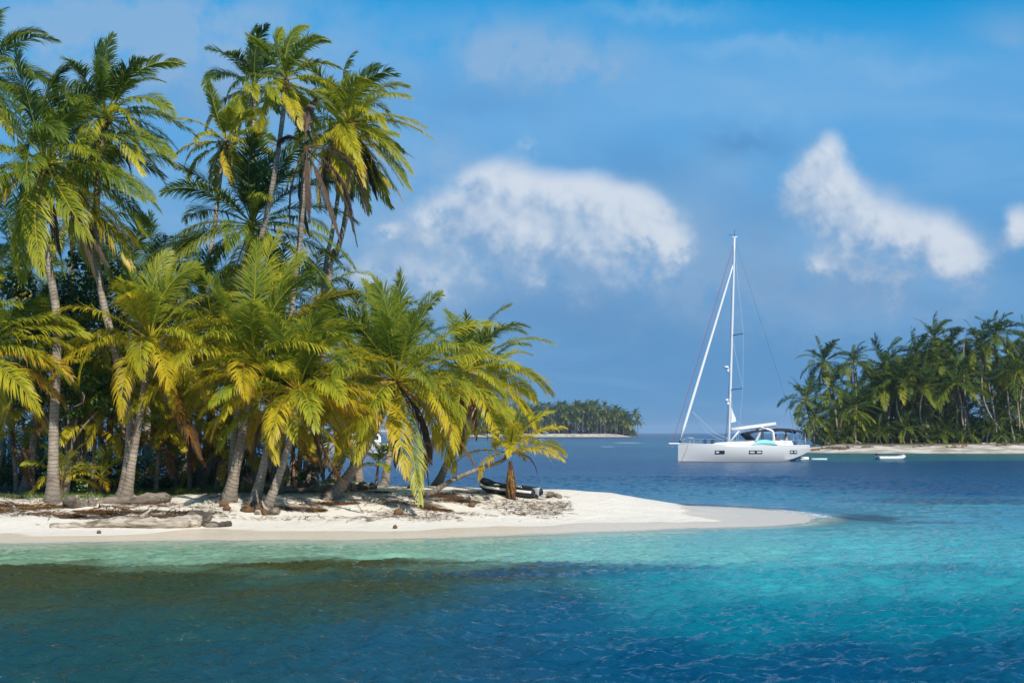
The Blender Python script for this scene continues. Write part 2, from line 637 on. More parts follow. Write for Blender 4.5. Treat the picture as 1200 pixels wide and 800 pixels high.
def water_material():
    m, t, out = mat('sea_water')
    geo = t.n('ShaderNodeNewGeometry')
    pos = geo.outputs['Position']
    mp = t.n('ShaderNodeMapping')
    mp.inputs['Scale'].default_value = (0.55, 1.0, 1.0)
    mp.inputs['Rotation'].default_value = (0, 0, R(10))
    t.link(pos, mp.inputs[0])
    r1 = t.noise(mp.outputs[0], 1.3, 4, 0.6)
    r2 = t.noise(mp.outputs[0], 4.5, 4, 0.62)
    r3 = t.noise(mp.outputs[0], 0.35, 3, 0.5)
    fa = t.attr('far')
    r4 = t.noise(mp.outputs[0], 15.0, 3, 0.6)
    h = t.m('ADD', t.m('ADD', t.m('MULTIPLY', r2, 0.75), t.m('MULTIPLY', r4, 0.20)), t.m('MULTIPLY', r1, t.m('ADD', 0.60, t.m('MULTIPLY', fa, 0.6))))
    h = t.m('ADD', h, t.m('MULTIPLY', r3, t.m('MULTIPLY', fa, 3.0)))
    body = t.attr('body', 'Color')
    # darker mottling and weed on the bed seen through the surface
    mott = t.noise(pos, 0.9, 5, 0.6)
    body = t.mix(t.m('MULTIPLY', t.smooth(mott, 0.35, 0.7), 0.22), body, t.mix(0.5, body, (0.0, 0.02, 0.025)))
    foam = t.attr('foam')
    fn = t.noise(pos, 5.0, 5, 0.7)
    fm = t.m('MULTIPLY', foam, t.smooth(fn, 0.40, 0.55))
    c = t.mix(fm, body, (0.80, 0.82, 0.82))
    rough = t.m('ADD', 0.06, t.m('ADD', t.m('MULTIPLY', fm, 0.6), t.m('MULTIPLY', fa, 0.14)))
    p = principled(t, out, c, rough, h, 0.12, spec=0.24, link_out=False)
    t.link(t.m('SUBTRACT', 0.5, t.m('MULTIPLY', fa, 0.34)), p.inputs['Specular IOR Level'])
    p.inputs['IOR'].default_value = 1.33
    tb = t.n('ShaderNodeBsdfTransparent')
    tb.inputs['Color'].default_value = (0.90, 0.97, 0.94, 1)
    gl = t.n('ShaderNodeBsdfGlossy')
    gl.inputs['Roughness'].default_value = 0.05
    b = t.n('ShaderNodeBump')
    b.inputs['Distance'].default_value = 0.03
    t.link(h, b.inputs['Height'])
    t.link(b.outputs[0], gl.inputs['Normal'])
    fr = t.n('ShaderNodeFresnel')
    fr.inputs['IOR'].default_value = 1.33
    t.link(b.outputs[0], fr.inputs['Normal'])
    thin = t.n('ShaderNodeMixShader')
    t.link(t.m('MULTIPLY', fr.outputs[0], 0.45), thin.inputs[0])
    t.link(tb.outputs[0], thin.inputs[1])
    t.link(gl.outputs[0], thin.inputs[2])
    mx = t.n('ShaderNodeMixShader')
    t.link(t.m('MAXIMUM', t.attr('opac'), fm), mx.inputs[0])
    t.link(thin.outputs[0], mx.inputs[1])
    t.link(p.outputs[0], mx.inputs[2])
    t.link(mx.outputs[0], out.inputs[0])
    return m


M_water = water_material()

# ------------------------------------------------------------------ sea
def ocean_tile(N, size, peak, rms, wdir, seed, spread=2.0):
    rng = np.random.default_rng(seed)
    k = np.fft.fftfreq(N, size / N) * 2 * PI
    kx, ky = np.meshgrid(k, k, indexing='ij')
    kk = np.hypot(kx, ky) + 1e-9
    kp = 2 * PI / peak
    spec = np.exp(-1.25 * (kp / kk) ** 2) / kk ** 3.1
    c = (kx * wdir[0] + ky * wdir[1]) / kk
    spec *= 0.06 + np.abs(c) ** spread
    spec[0, 0] = 0
    spec *= np.exp(-(kk * size / N / 2.2) ** 2)
    a = np.sqrt(spec) * (rng.normal(size=kk.shape) + 1j * rng.normal(size=kk.shape))
    h = np.real(np.fft.ifft2(a))
    h *= rms / h.std()
    return h


def sample(tile, size, x, y):
    N = tile.shape[0]
    fx = (x / size * N) % N; fy = (y / size * N) % N
    ix = fx.astype(int) % N; iy = fy.astype(int) % N
    tx, ty = fx - np.floor(fx), fy - np.floor(fy)
    jx, jy = (ix + 1) % N, (iy + 1) % N
    return (tile[ix, iy] * (1 - tx) + tile[jx, iy] * tx) * (1 - ty) + (tile[ix, jy] * (1 - tx) + tile[jx, jy] * tx) * ty


BODY = [  # place in the photograph, water colour seen there
    (50, 790, 18, 78, 88), (150, 745, 20, 80, 86), (300, 720, 28, 80, 80), (200, 690, 45, 70, 48), (450, 690, 42, 75, 68), (50, 680, 50, 72, 48),
    (600, 780, 12, 82, 118), (450, 770, 15, 88, 118), (300, 785, 15, 82, 102), (650, 720, 20, 90, 124), (800, 780, 8, 78, 114), (1000, 780, 8, 78, 114),
    (1150, 780, 12, 82, 114), (900, 722, 10, 122, 142), (1100, 722, 10, 122, 142), (750, 690, 40, 140, 155), (900, 680, 60, 168, 176), (1100, 680, 55, 162, 172),
    (1000, 640, 98, 192, 196), (1150, 640, 88, 184, 192), (850, 640, 122, 200, 192), (700, 640, 140, 204, 186), (560, 640, 148, 202, 178), (420, 645, 148, 198, 168), (200, 648, 150, 195, 162), (30, 648, 150, 192, 155),
    (1100, 602, 92, 172, 192), (1190, 602, 84, 164, 188), (900, 586, 84, 164, 196), (700, 571, 70, 142, 186), (800, 579, 82, 158, 192), (1100, 572, 36, 92, 148),
    (900, 556, 42, 98, 155), (700, 545, 40, 100, 156), (600, 560, 50, 115, 166), (1000, 545, 42, 102, 155), (1150, 545, 36, 96, 150),
    (700, 525, 46, 108, 156), (790, 522, 55, 138, 168), (620, 512, 36, 86, 146), (1000, 518, 40, 100, 150), (100, 512, 36, 86, 144), (600, 508, 36, 84, 144), (1200, 508, 36, 84, 144),
    (400, 560, 48, 108, 164), (100, 560, 48, 108, 164), (1000, 535, 84, 158, 162), (1160, 535, 84, 158, 162)]
tile1 = ocean_tile(512, 37.0, 2.3, 0.046, (0.28, -0.96), 3, 5.0)
tile2 = ocean_tile(512, 23.7, 0.5, 0.0115, (-0.15, -0.99), 8, 4.0)
rows = np.concatenate([np.arange(-30, 14, 4.0), np.arange(14, 36, 0.06), np.arange(36, 62, 0.15), np.arange(62, 120, 0.32),
                       np.arange(120, 300, 1.2), np.arange(300, 1300, 7.0), np.geomspace(1300, 6500, 40)])
NC = 880
uu = np.linspace(-1, 1, NC)
uu = 0.62 * uu + 0.38 * uu ** 3
Yg = np.repeat(rows[:, None], NC, 1)
half = np.maximum(rows, 0) * 0.72 + 14
Xg = uu[None, :] * half[:, None]
x, y = Xg.ravel(), Yg.ravel()
dn = near_d(x, y); de = poly_sd(x, y, EAST); df = poly_sd(x, y, FAR)
ys = np.maximum(y, 12)
amp = sstep(-dn, 0.0, 9.0) * 0.92 + 0.08
fade = sstep(y, 320, 60)
calm = 1.0 - 0.45 * sstep(y, 34, 52)
gust = 0.65 + 0.7 * fbm(x * .05, y * .05, 77, 3)
z = (sample(tile1, 37.0, x + .13 * y, y - .2 * x) + sample(tile2, 23.7, x * .96 + y * .28, y * .96 - x * .28)) * amp * fade * calm * gust
# water body colour from depth and bottom, some reflected sky painted in
e = np.log(EYE * F / ys)
wx = (fbm(x * .12, y * .09, 31, 4) - .5)
wy = (fbm(x * .12, y * .09, 41, 4) - .5)
ca, ce = (x / ys * F) / 260 + wx * .5, e * 2.6 + wy * .35
num = np.zeros((len(x), 3)); den = np.zeros(len(x))
for px, py, r_, g_, b_ in BODY:
    pa, pe = (px - 600) / 260, math.log(py - HZ) * 2.6
    wgt = 1.0 / ((ca - pa) ** 2 + (ce - pe) ** 2 + 0.02) ** 2.2
    num += wgt[:, None] * np.array(lin(r_, g_, b_))[None]
    den += wgt
body = num / den[:, None] * (0.70 - 0.30 * sstep(y, 45, 110))[:, None]
# seagrass and painted-in palm reflections before the beach, dark patches off the spit
pxs = x / ys * F + 600
edge = 40.9 + 1.6 * sstep(pxs, 150, 420) + (fbm(x * .16, y * .16, 51, 4) - .5) * 3.6
g = sstep(edge - y, 0.0, 1.2) * sstep(pxs, 800, 560) * (0.22 + 0.78 * sstep(y, 25, 36))
g *= 0.35 + 0.65 * sstep(fbm(x * .22, y * .22, 61, 4), .30, .52)
def patch(px, py, ax, ay, seed):
    Y0 = EYE * F / (py - HZ); X0 = (px - 600) / F * Y0
    q = ((x - X0) / ax) ** 2 + ((y - Y0) / ay) ** 2
    return sstep(1.25 - q + (fbm(x * .5, y * .3, seed, 3) - .5) * 1.6, 0.0, 0.8)
g2 = np.maximum.reduce([patch(1018, 606, 1.4, 3.0, 1) * .85, patch(1085, 612, 2.2, 1.2, 2) * .55, patch(1120, 587, 8, 3.2, 3) * .7, patch(1050, 664, 2.6, 1.1, 4) * .3,
                        patch(700, 665, 3.2, 1.5, 5) * .6, patch(640, 672, 2.6, 1.6, 6) * .6, patch(730, 514.5, 60, 40, 7) * .5])
olive = np.array((0.040, 0.050, 0.017)); ink = np.array((0.02, 0.05, 0.10))
body = body * (1 - g[:, None]) + olive * g[:, None]
body = body * (1 - g2[:, None]) + ink * g2[:, None]
opac = np.maximum(sstep(-dn + (fbm(x * .6, y * .6, 71, 3) - .5) * .8, 0.0, 2.2), 0)
opac = np.where(dn > -12, opac, 1)
foam = np.zeros(len(x))
tipd = np.hypot((x - 13.6) / 2.0, (y - 64.5) / 2.6)
foam += np.exp(-((dn + .25) / .6) ** 2) * sstep(tipd, 1.7, .6) * 1.2
foam += np.exp(-((dn + .35) / .3) ** 2) * .8 * sstep(fbm(x * .5, y * .3, 91, 2), .38, .52)
def foamline(px, py, ax, ay):
    Y0 = EYE * F / (py - HZ); X0 = (px - 600) / F * Y0
    return np.exp(-((x - X0) / ax) ** 4 - ((y - Y0) / ay) ** 4)
foam += foamline(735.5, 518.6, 4.6, 12) + foamline(712, 523.3, 1.6, 5) * .8
far = sstep(y, 28, 130)
nr = len(rows)
idx = np.arange(nr * NC).reshape(nr, NC)
quads = np.stack([idx[:-1, :-1], idx[:-1, 1:], idx[1:, 1:], idx[1:, :-1]], -1).reshape(-1, 4)
sea = mk('sea', np.stack([x, y, z], -1), [quads], M_water, attrs={'body': body, 'opac': opac, 'foam': np.clip(foam, 0, 1), 'far': far}, smooth=True)
struct(sea)
# crest of the wave breaking on the reef
Yb = EYE * F / (518.6 - HZ)

# ------------------------------------------------------------------ the three islands' sand
gx = np.arange(-52, 19.01, 0.16); gy = np.arange(38, 106.01, 0.16)
GX, GY = np.meshgrid(gx, gy, indexing='ij')
x, y = GX.ravel(), GY.ravel()
z = ground(x, y)
d = near_d(x, y)
wet = sstep(d + (fbm(x * .28, y * .15, 21, 3) - .5) * 2.6, 2.4, 2.0)
tipwet = sstep(x + (fbm(x * .35, y * .5, 22, 3) - .5) * 5.0, 7.4, 7.9)
wet = np.maximum(wet, tipwet) * sstep(d, -.3, .25)
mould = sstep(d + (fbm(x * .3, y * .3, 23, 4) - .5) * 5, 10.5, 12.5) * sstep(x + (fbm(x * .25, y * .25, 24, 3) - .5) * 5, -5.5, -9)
nx, ny = len(gx), len(gy)
idx = np.arange(nx * ny).reshape(nx, ny)
quads = np.stack([idx[:-1, :-1], idx[1:, :-1], idx[1:, 1:], idx[:-1, 1:]], -1).reshape(-1, 4)
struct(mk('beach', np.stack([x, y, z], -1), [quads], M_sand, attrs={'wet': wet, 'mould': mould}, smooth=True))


def isle_height(x, y, poly, h, sl):
    d = poly_sd(x, y, poly)
    return np.where(d > 0, h * sstep(d, -1, sl) + (fbm(x * .12, y * .12, 3, 3) - .5) * .5 * sstep(d, 2, sl), d * .05), d


def isle(name, poly, h, sl, step, m0, m1):
    p = np.array(poly)
    gx = np.arange(p[:, 0].min() - 4 * step, p[:, 0].max() + 4 * step, step)
    gy = np.arange(p[:, 1].min() - 4 * step, p[:, 1].max() + 4 * step, step)
    GX, GY = np.meshgrid(gx, gy, indexing='ij')
    x, y = GX.ravel(), GY.ravel()
    z, d = isle_height(x, y, poly, h, sl)
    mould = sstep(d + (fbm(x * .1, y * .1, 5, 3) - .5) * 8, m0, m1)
    idx = np.arange(len(gx) * len(gy)).reshape(len(gx), len(gy))
    quads = np.stack([idx[:-1, :-1], idx[1:, :-1], idx[1:, 1:], idx[:-1, 1:]], -1).reshape(-1, 4)
    return struct(mk(name, np.stack([x, y, z], -1), [quads], M_fsand, attrs={'mould': mould}, smooth=True))


isle('island_ground', EAST, 1.5, 22, 1.0, 15, 21)
isle('far_island_ground', FAR, 2.6, 24, 3.0, 22, 32)


def ez(x, y):
    return float(isle_height(np.array([x]), np.array([y]), EAST, 1.5, 22)[0][0])


def fz(x, y):
    return float(isle_height(np.array([x]), np.array([y]), FAR, 2.6, 24)[0][0])


# ------------------------------------------------------------------ coconut palms
LQ = np.array([0.0, 0.36, 0.70, 1.0])


def frond_geo(rng, L, az, el, droop=1.3, wind=(0, 0, 0), nl=92, lw=0.050, ll=0.95, age=0.4, dead=False, twist=None, gl=None, s0=0.15, tipage=0.2):
    nseg = 16
    wind = np.array(wind, float)
    d = np.array([math.cos(el) * math.cos(az), math.cos(el) * math.sin(az), math.sin(el)])
    side = np.array([math.sin(az), -math.cos(az), 0.0])
    wind = wind + side * rng.normal(0, .22)
    P, D, SD = [np.zeros(3)], [d.copy()], [side.copy()]
    for i in range(nseg):
        s = (i + .5) / nseg
        d = d + (np.array([0, 0, -1.0]) * droop * (0.25 + 1.5 * s) + wind * (0.25 + 1.5 * s)) / nseg
        d /= np.linalg.norm(d)
        side = side - np.dot(side, d) * d
        side /= np.linalg.norm(side)
        P.append(P[-1] + d * L / nseg); D.append(d.copy()); SD.append(side.copy())
    P, D, SD = map(np.array, (P, D, SD))
    if twist is None:
        twist = rng.normal(0, 0.55)
    tw = twist * np.linspace(0, 1, nseg + 1) ** 1.3
    NN = np.cross(SD, D)
    SD, NN = SD * np.cos(tw)[:, None] + NN * np.sin(tw)[:, None], NN * np.cos(tw)[:, None] - SD * np.sin(tw)[:, None]
    # stalk
    nst = max(16, nl // 2)
    sv = np.linspace(0, 1, nst + 1)
    s16 = np.linspace(0, 1, nseg + 1)
    Pk, Sk, Nk = (np.stack([np.interp(sv, s16, M_[:, k]) for k in range(3)], -1) for M_ in (P, SD, NN))
    r = 0.012 + 0.042 * (L / 4.5) * (1 - sv) ** 1.5
    r *= (lw / 0.055) ** .5
    ns = 5
    th = np.arange(ns) * 2 * PI / ns
    V = [(Pk[:, None, :] + r[:, None, None] * (np.cos(th)[None, :, None] * Sk[:, None, :] + .7 * np.sin(th)[None, :, None] * Nk[:, None, :])).reshape(-1, 3)]
    i0 = np.arange(nst)[:, None] * ns + np.arange(ns)[None]
    i1 = np.arange(nst)[:, None] * ns + (np.arange(ns)[None] + 1) % ns
    Q = [np.stack([i0, i1, i1 + ns, i0 + ns], -1).reshape(-1, 4)]
    A = [np.full((nst + 1) * ns, min(1.0, age + (.24 if age < .6 else .05)))]
    # leaflets
    sj = np.linspace(s0, 0.995, nl)
    sj = np.repeat(sj, 2) + rng.normal(0, 0.25 / nl, nl * 2)
    sj = np.clip(sj, 0, .999)
    sg = np.tile([1.0, -1.0], nl)
    if dead:
        keep = rng.random(nl * 2) > .35
    else:
        keep = rng.random(nl * 2) > .05
        for _ in range(rng.poisson(1.6 + 2.5 * max(0, age - .3))):      # torn places
            c0 = rng.uniform(.25, 1.0)
            keep &= ~((np.abs(sj - c0) < rng.uniform(.012, .035)) & (sg == rng.choice([-1.0, 1.0])))
    sj, sg = sj[keep], sg[keep]
    m = len(sj)
    fi = sj * nseg
    i = np.minimum(fi.astype(int), nseg - 1)
    t = (fi - i)[:, None]
    p = P[i] * (1 - t) + P[i + 1] * t
    dd = D[i] * (1 - t) + D[i + 1] * t
    ss = SD[i] * (1 - t) + SD[i + 1] * t
    nn = NN[i] * (1 - t) + NN[i + 1] * t
    q = (sj - s0) / (1 - s0)
    prof = np.minimum(0.45 + 2.2 * q, 1.0) * (1 - 0.68 * np.clip((q - .45) / .55, 0, 1) ** 1.5)
    le = ll * prof * rng.uniform(.85, 1.1, m)
    a = np.radians(62 - 40 * q ** 1.1 + rng.normal(0, 6, m))
    vv = np.radians(rng.normal(11, 8, m))
    if gl is None:
        gl = 0.75
    glv = gl * rng.uniform(.6, 1.4, m) * (1 + .45 * np.sin(sj * rng.uniform(9, 22) + sg * rng.uniform(0, 3) + rng.uniform(0, 6)))
    if dead:
        a *= .45
        glv = glv * 2.2
        le = le * .8
    dr = dd * np.cos(a)[:, None] + (sg * np.sin(a) * np.cos(vv))[:, None] * ss + (np.sin(a) * np.sin(vv))[:, None] * nn
    wv = np.cross(dr, nn)
    wv /= np.linalg.norm(wv, axis=1)[:, None] + 1e-9
    wd = lw * rng.uniform(.8, 1.2, m) * np.minimum(1, .55 + prof * .5)
    wp = [.55, 1.0, .72]
    cur = p.copy()
    LV = []
    for k in range(4):
        if k:
            h = (LQ[k] - LQ[k - 1])
            cur = cur + dr * (le * h)[:, None]
            dr = dr + np.array([0, 0, -1.0])[None] * (glv * h * (.5 + LQ[k]))[:, None] + wind[None] * (.9 * h) + rng.normal(0, .05, (m, 3))
            dr /= np.linalg.norm(dr, axis=1)[:, None]
        if k < 3:
            LV.append(cur - wv * (wd * wp[k] * .5)[:, None])
            LV.append(cur + wv * (wd * wp[k] * .5)[:, None])
        else:
            LV.append(cur)
    LV = np.stack(LV, 1)
    n0 = len(V[0])
    b = n0 + np.arange(m)[:, None] * 7
    Q.append(np.concatenate([b + np.array([[0, 1, 3, 2]]), b + np.array([[2, 3, 5, 4]])]))
    ri = np.clip(np.round(sj * nst).astype(int), 0, nst) * ns + np.where(sg > 0, 0, 2)
    T = np.concatenate([b + np.array([[4, 5, 6]]), np.stack([b[:, 0], b[:, 0] + 1, ri], -1)])
    V.append(LV.reshape(-1, 3))
    ag = age + rng.normal(0, .045, m) + .08 * (q - .5)
    ra = np.repeat(ag[:, None], 7, 1) + tipage * np.array([-.25, -.25, 0, 0, .5, .5, 1.0])[None] * rng.uniform(.3, 1.2, (m, 1))
    A.append(ra.reshape(-1))
    return np.concatenate(V), [np.concatenate(Q), T], np.clip(np.concatenate(A), 0.02, 0.98)


def catmull(pts, per=8):
    pts = [np.array(p, float) for p in pts]
    P = [2 * pts[0] - pts[1]] + pts + [2 * pts[-1] - pts[-2]]
    out = []
    for i in range(1, len(P) - 2):
        for k in range(per):
            t = k / per
            a, b, c, d_ = P[i - 1], P[i], P[i + 1], P[i + 2]
            out.append(.5 * ((2 * b) + (-a + c) * t + (2 * a - 5 * b + 4 * c - d_) * t * t + (-a + 3 * b - 3 * c + d_) * t ** 3))
    out.append(pts[-1])
    return np.array(out)


def trunk_mesh(path, r, rng, flare=1.0, sides=14, step=0.13, name='trunk'):
    c = catmull(path)
    seg = np.linalg.norm(np.diff(c, axis=0), axis=1)
    cum = np.concatenate([[0], np.cumsum(seg)])
    Lt = cum[-1]
    n = max(6, int(Lt / step))
    s = np.linspace(0, Lt, n)
    c = np.stack([np.interp(s, cum, c[:, k]) for k in range(3)], -1)
    t = np.gradient(c, axis=0)
    t /= np.linalg.norm(t, axis=1)[:, None]
    a = np.cross(t, np.array([0.0, 1.0, 0.05])[None])
    a /= np.linalg.norm(a, axis=1)[:, None]
    b = np.cross(t, a)
    q = s / Lt
    rad = r * (1.0 - .32 * q) + r * flare * np.exp(-s / .45) * 1.0 + r * .25 * flare * np.exp(-s / 1.6)
    rad = rad * (1 + .02 * np.sin(s * 2 * PI * .4 + rng.uniform(0, 6)) + rng.normal(0, .008, n))
    rad[-max(1, n // 30):] *= 1.25
    th = np.arange(sides) * 2 * PI / sides
    lump = 1 + .10 * np.exp(-s / .5)[:, None] * np.sin(th * 5 + rng.uniform(0, 6))[None] + .03 * rng.normal(size=(n, sides))
    V = c[:, None] + (rad[:, None] * lump)[..., None] * (np.cos(th)[None, :, None] * a[:, None] + np.sin(th)[None, :, None] * b[:, None])
    i0 = np.arange(n - 1)[:, None] * sides + np.arange(sides)[None]
    i1 = np.arange(n - 1)[:, None] * sides + (np.arange(sides)[None] + 1) % sides
    Q = np.stack([i0, i1, i1 + sides, i0 + sides], -1).reshape(-1, 4)
    along = np.repeat(s, sides)
    tip = np.repeat(sstep(Lt - s, .9, .25), sides)
    me = mk(name, V.reshape(-1, 3), [Q], M_trunk, attrs={'along': along, 'tip': tip}, smooth=True, mesh_only=True)
    return me, c[-1], t[-1]


nut_me = MB().ball((0, 0, 0), (.11, .11, .145), 9, 7)
NUT = [mk('coconut', nut_me.v, nut_me.f, mm, smooth=True, mesh_only=True) for mm in (M_nut, M_nutg)]
WIND = np.array([1.0, 0.25, 0.0])


def palm(label, path, Y0=None, Y1=None, r=.18, L=4.4, n=24, age=.4, wind=.45, elmin=-35, elmax=82, dead=2, nuts=5, seed=1, extras=(), flare=1.0,
         nl=92, droop=1.15, cat='palm tree', name='palm_tree', group='coconut palms on the near island', deadlen=.8, ll=None, gl=None):
    rng = np.random.default_rng(seed)
    bx, by, bz = hit(*path[0]) if Y0 is None else (None, Y0, None)
    if Y0 is not None:
        bx = (path[0][0] - 600) / F * Y0
        bz = gz(bx, Y0)
    Y1 = by if Y1 is None else Y1
    pts = []
    base = np.array([bx, by, bz])
    for i, (px, py) in enumerate(path):
        Yc = by + (Y1 - by) * i / (len(path) - 1)
        p = at(px, py, Yc)
        if i == 0:
            p = np.array([bx, by, bz - .12])
        pts.append(p - base)
    root = thing(name, label, cat, base, 0, group)
    me, top, td = trunk_mesh(pts, r, rng, flare)
    link('trunk', me, root)
    ll_ = ll if ll else .205 * L + .05
    ga = 2.399963
    a0 = rng.uniform(0, 6.28)
    specs = []
    n = max(0, int(round(n * 1.12)))
    for i in range(n):
        q = (i + .5) / n
        el = R(elmax + (elmin - elmax) * q ** .9 + rng.normal(0, 5))
        az = a0 + ga * i + rng.normal(0, .15)
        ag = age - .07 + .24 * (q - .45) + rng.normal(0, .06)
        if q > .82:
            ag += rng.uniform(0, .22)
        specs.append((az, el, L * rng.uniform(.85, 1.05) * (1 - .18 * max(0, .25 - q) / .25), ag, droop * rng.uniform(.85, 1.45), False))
    for i in range(dead):
        specs.append((rng.uniform(0, 6.28), R(rng.uniform(-62, -40)), L * deadlen * rng.uniform(.8, 1.1), rng.uniform(.84, .97), 2.6, True))
    for (az, el, LL, ag, dp) in extras:
        specs.append((R(az), R(el), LL, ag, dp, ag > .83))
    for (az, el, LL, ag, dp, dd) in specs:
        V, Fc, A = frond_geo(rng, LL, az, el, dp, WIND * wind * rng.uniform(.6, 1.2), nl=nl, ll=ll_, age=ag, dead=dd, gl=(gl if gl else .7 + 1.3 * max(0, .95 - math.sin(el))))
        off = np.array([math.cos(az), math.sin(az), 0]) * r * .55 + np.array([0, 0, -.10 + .25 * math.sin(el)])
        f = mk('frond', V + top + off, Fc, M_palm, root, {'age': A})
        if dd:
            f['label'] = 'dry brown hanging frond'
    for i in range(nuts):
        th = rng.uniform(0, 6.28)
        o = link('coconut', NUT[int(rng.random() < .35)], root)
        o.location = Vector(top + np.array([math.cos(th) * (r + .12), math.sin(th) * (r + .12), -.22 - rng.uniform(0, .25)]))
        o.rotation_euler = (rng.uniform(-.4, .4), rng.uniform(-.4, .4), 0)
        sc_ = rng.uniform(.85, 1.2)
        o.scale = (sc_,) * 3
    return root


# front row -------------------------------------------------------------
palm('tall curving palm with a huge shaggy crown over orange coconuts, left of the beach',
     [(62, 587), (63, 500), (66, 430), (66, 370), (57, 310), (48, 265), (45, 215), (55, 190)], r=.20, L=5.3, n=30, age=.30, wind=.55, dead=4, nuts=10, seed=11, elmin=-45,
     extras=[(-10, 5, 5.2, .36, 1.5), (10, 22, 5.3, .34, 1.0), (-5, -30, 4.8, .62, .9), (200, -10, 4.2, .55, 2.2), (215, -25, 4.4, .58, 1.6), (-20, -50, 4.6, .9, 1.0), (5, -45, 4.4, .88, .6)])
palm('tall pale-trunked palm leaning in behind the shaggy crown at the left',
     [(144, 584), (153, 505), (146, 460), (130, 392), (118, 338), (112, 270), (117, 190), (126, 136)], r=.18, L=3.8, n=26, age=.32, wind=.6, dead=2, nuts=3, seed=12)
palm('palm at the left picture edge with only the tip of its high crown showing',
     [(-46, 575), (-40, 400), (-30, 200), (-18, 85)], Y0=61, r=.17, L=4.2, n=24, age=.28, wind=.5, seed=13)
palm('slender palm with a small yellowish crown standing apart on a thin dark trunk',
     [(214, 572), (238, 345), (250, 275), (258, 210), (264, 165)], Y0=67, r=.13, L=2.9, n=17, age=.50, wind=.45, dead=1, nuts=4, seed=14, elmin=-40, flare=.6, extras=[(0, 12, 2.9, .62, 1.0), (190, 5, 3.0, .55, 1.3)])
palm('tallest thin palm with a small ragged crown blown sideways by the wind',
     [(268, 575), (290, 360), (303, 292), (313, 250), (323, 195), (331, 140), (336, 92)], Y0=60.5, Y1=59, r=.14, L=2.9, n=16, age=.42, wind=1.0, dead=2, nuts=3, seed=15, flare=.6)
palm('dark green palm whose crown stands behind the two thin tall palms',
     [(292, 570), (296, 300), (297, 180), (298, 100)], Y0=72, r=.15, L=3.5, n=20, age=.22, wind=.4, dead=1, nuts=0, seed=16)
palm('full palm with long yellow skirts of drooping fronds, rightmost of the high crowns',
     [(368, 575), (386, 318), (394, 298), (405, 255), (410, 200), (408, 142)], Y0=66, Y1=64, r=.16, L=4.0, n=30, age=.45, wind=.65, elmin=-62, dead=9, nuts=4, seed=17, flare=.6,
     extras=[(-80, -40, 3.8, .60, 1.0), (-30, -35, 4.0, .56, 1.2), (-100, -10, 3.6, .60, 1.6)])
palm('dead palm, a bare grey trunk with only withered brown fronds hanging from its top',
     [(326, 577), (343, 350), (350, 300), (355, 230), (359, 170)], Y0=60.5, Y1=59, r=.15, L=3.4, n=0, age=.9, wind=.25, dead=0, nuts=0, seed=18, flare=.6, group=None,
     extras=[(-20, -25, 4.0, .97, 2.8), (10, -40, 4.4, .95, 2.4), (-50, -50, 4.2, .97, 2.0), (30, -20, 4.0, .93, 3.0), (-80, -45, 3.4, .96, 2.2), (120, -50, 3.6, .95, 2.4), (200, -60, 3.0, .97, 2.6), (0, 10, 3.8, .98, 3.8), (-10, 0, 4.2, .94, 3.4), (115, 80, 2.0, .93, .1), (170, 40, 1.2, .9, 2.0)])
palm('grey palm trunk slanting close beside the full yellow-skirted palm, small crown behind it',
     [(362, 572), (380, 330), (388, 280), (396, 230), (402, 175)], Y0=69, r=.14, L=3.4, n=18, age=.40, wind=.5, dead=4, nuts=0, seed=19, flare=.6)
palm('mid-height palm with big dark upright fronds in the gap between the thin trunks',
     [(255, 575), (275, 400), (288, 310), (296, 262)], Y0=64, Y1=63, r=.19, L=4.9, n=22, age=.20, wind=.3, dead=1, nuts=2, seed=20, elmin=-28, droop=.85,
     extras=[(178, 12, 4.6, .30, 1.5), (95, 78, 4.9, .15, .15), (160, 45, 3.6, .40, .9), (2, 5, 5.0, .25, 1.4)])
palm('leaning palm with bright yellow drooping fronds over the driftwood at the left of the beach',
     [(147, 586), (158, 522), (168, 460), (175, 398)], r=.165, L=4.5, n=25, age=.44, wind=.4, dead=1, nuts=4, seed=21, elmin=-12,
     extras=[(-62, -5, 4.2, .60, 2.1), (-30, -22, 4.6, .64, 1.5), (-5, 10, 4.2, .62, 1.5), (185, 12, 4.6, .46, 1.2), (-40, -55, 5.4, .82, .9)])
palm('thick-footed palm with tall upright fronds in the middle of the grove',
     [(267, 587), (280, 530), (292, 470), (298, 425)], r=.20, L=5.4, n=22, age=.42, wind=.25, dead=1, nuts=4, seed=22, elmin=-8, droop=.8,
     extras=[(88, 80, 5.6, .38, .2), (20, 40, 5.2, .52, 1.1), (5, 55, 5.0, .55, .9)])
palm('short leaning palm close to the water with dark coconuts under a spreading crown',
     [(311, 598), (331, 545), (345, 492), (349, 458)], r=.15, L=4.3, n=27, age=.44, wind=.35, dead=2, nuts=7, seed=23, elmin=-10,
     extras=[(-5, 12, 4.4, .58, 1.2), (175, 14, 4.2, .44, 1.2), (-20, -5, 3.8, .64, 1.0), (-25, -62, 5.4, .84, .5)])
palm('big palm on a thick arching trunk leaning right, dark stones at its foot',
     [(385, 584), (412, 552), (436, 510), (452, 474), (464, 444)], r=.20, L=5.0, n=28, age=.40, wind=.12, dead=5, nuts=0, seed=24, elmin=-30, elmax=80, droop=1.05,
     extras=[(-45, 0, 5.2, .56, 1.9), (-15, 0, 5.6, .48, 1.1), (175, 15, 5.2, .48, 1.2), (80, 80, 4.4, .26, .2), (-110, -15, 4.6, .5, 1.8), (200, -5, 4.6, .52, 1.6), (-70, -45, 5.6, .36, .8), (5, 28, 5.4, .4, 1.0)])
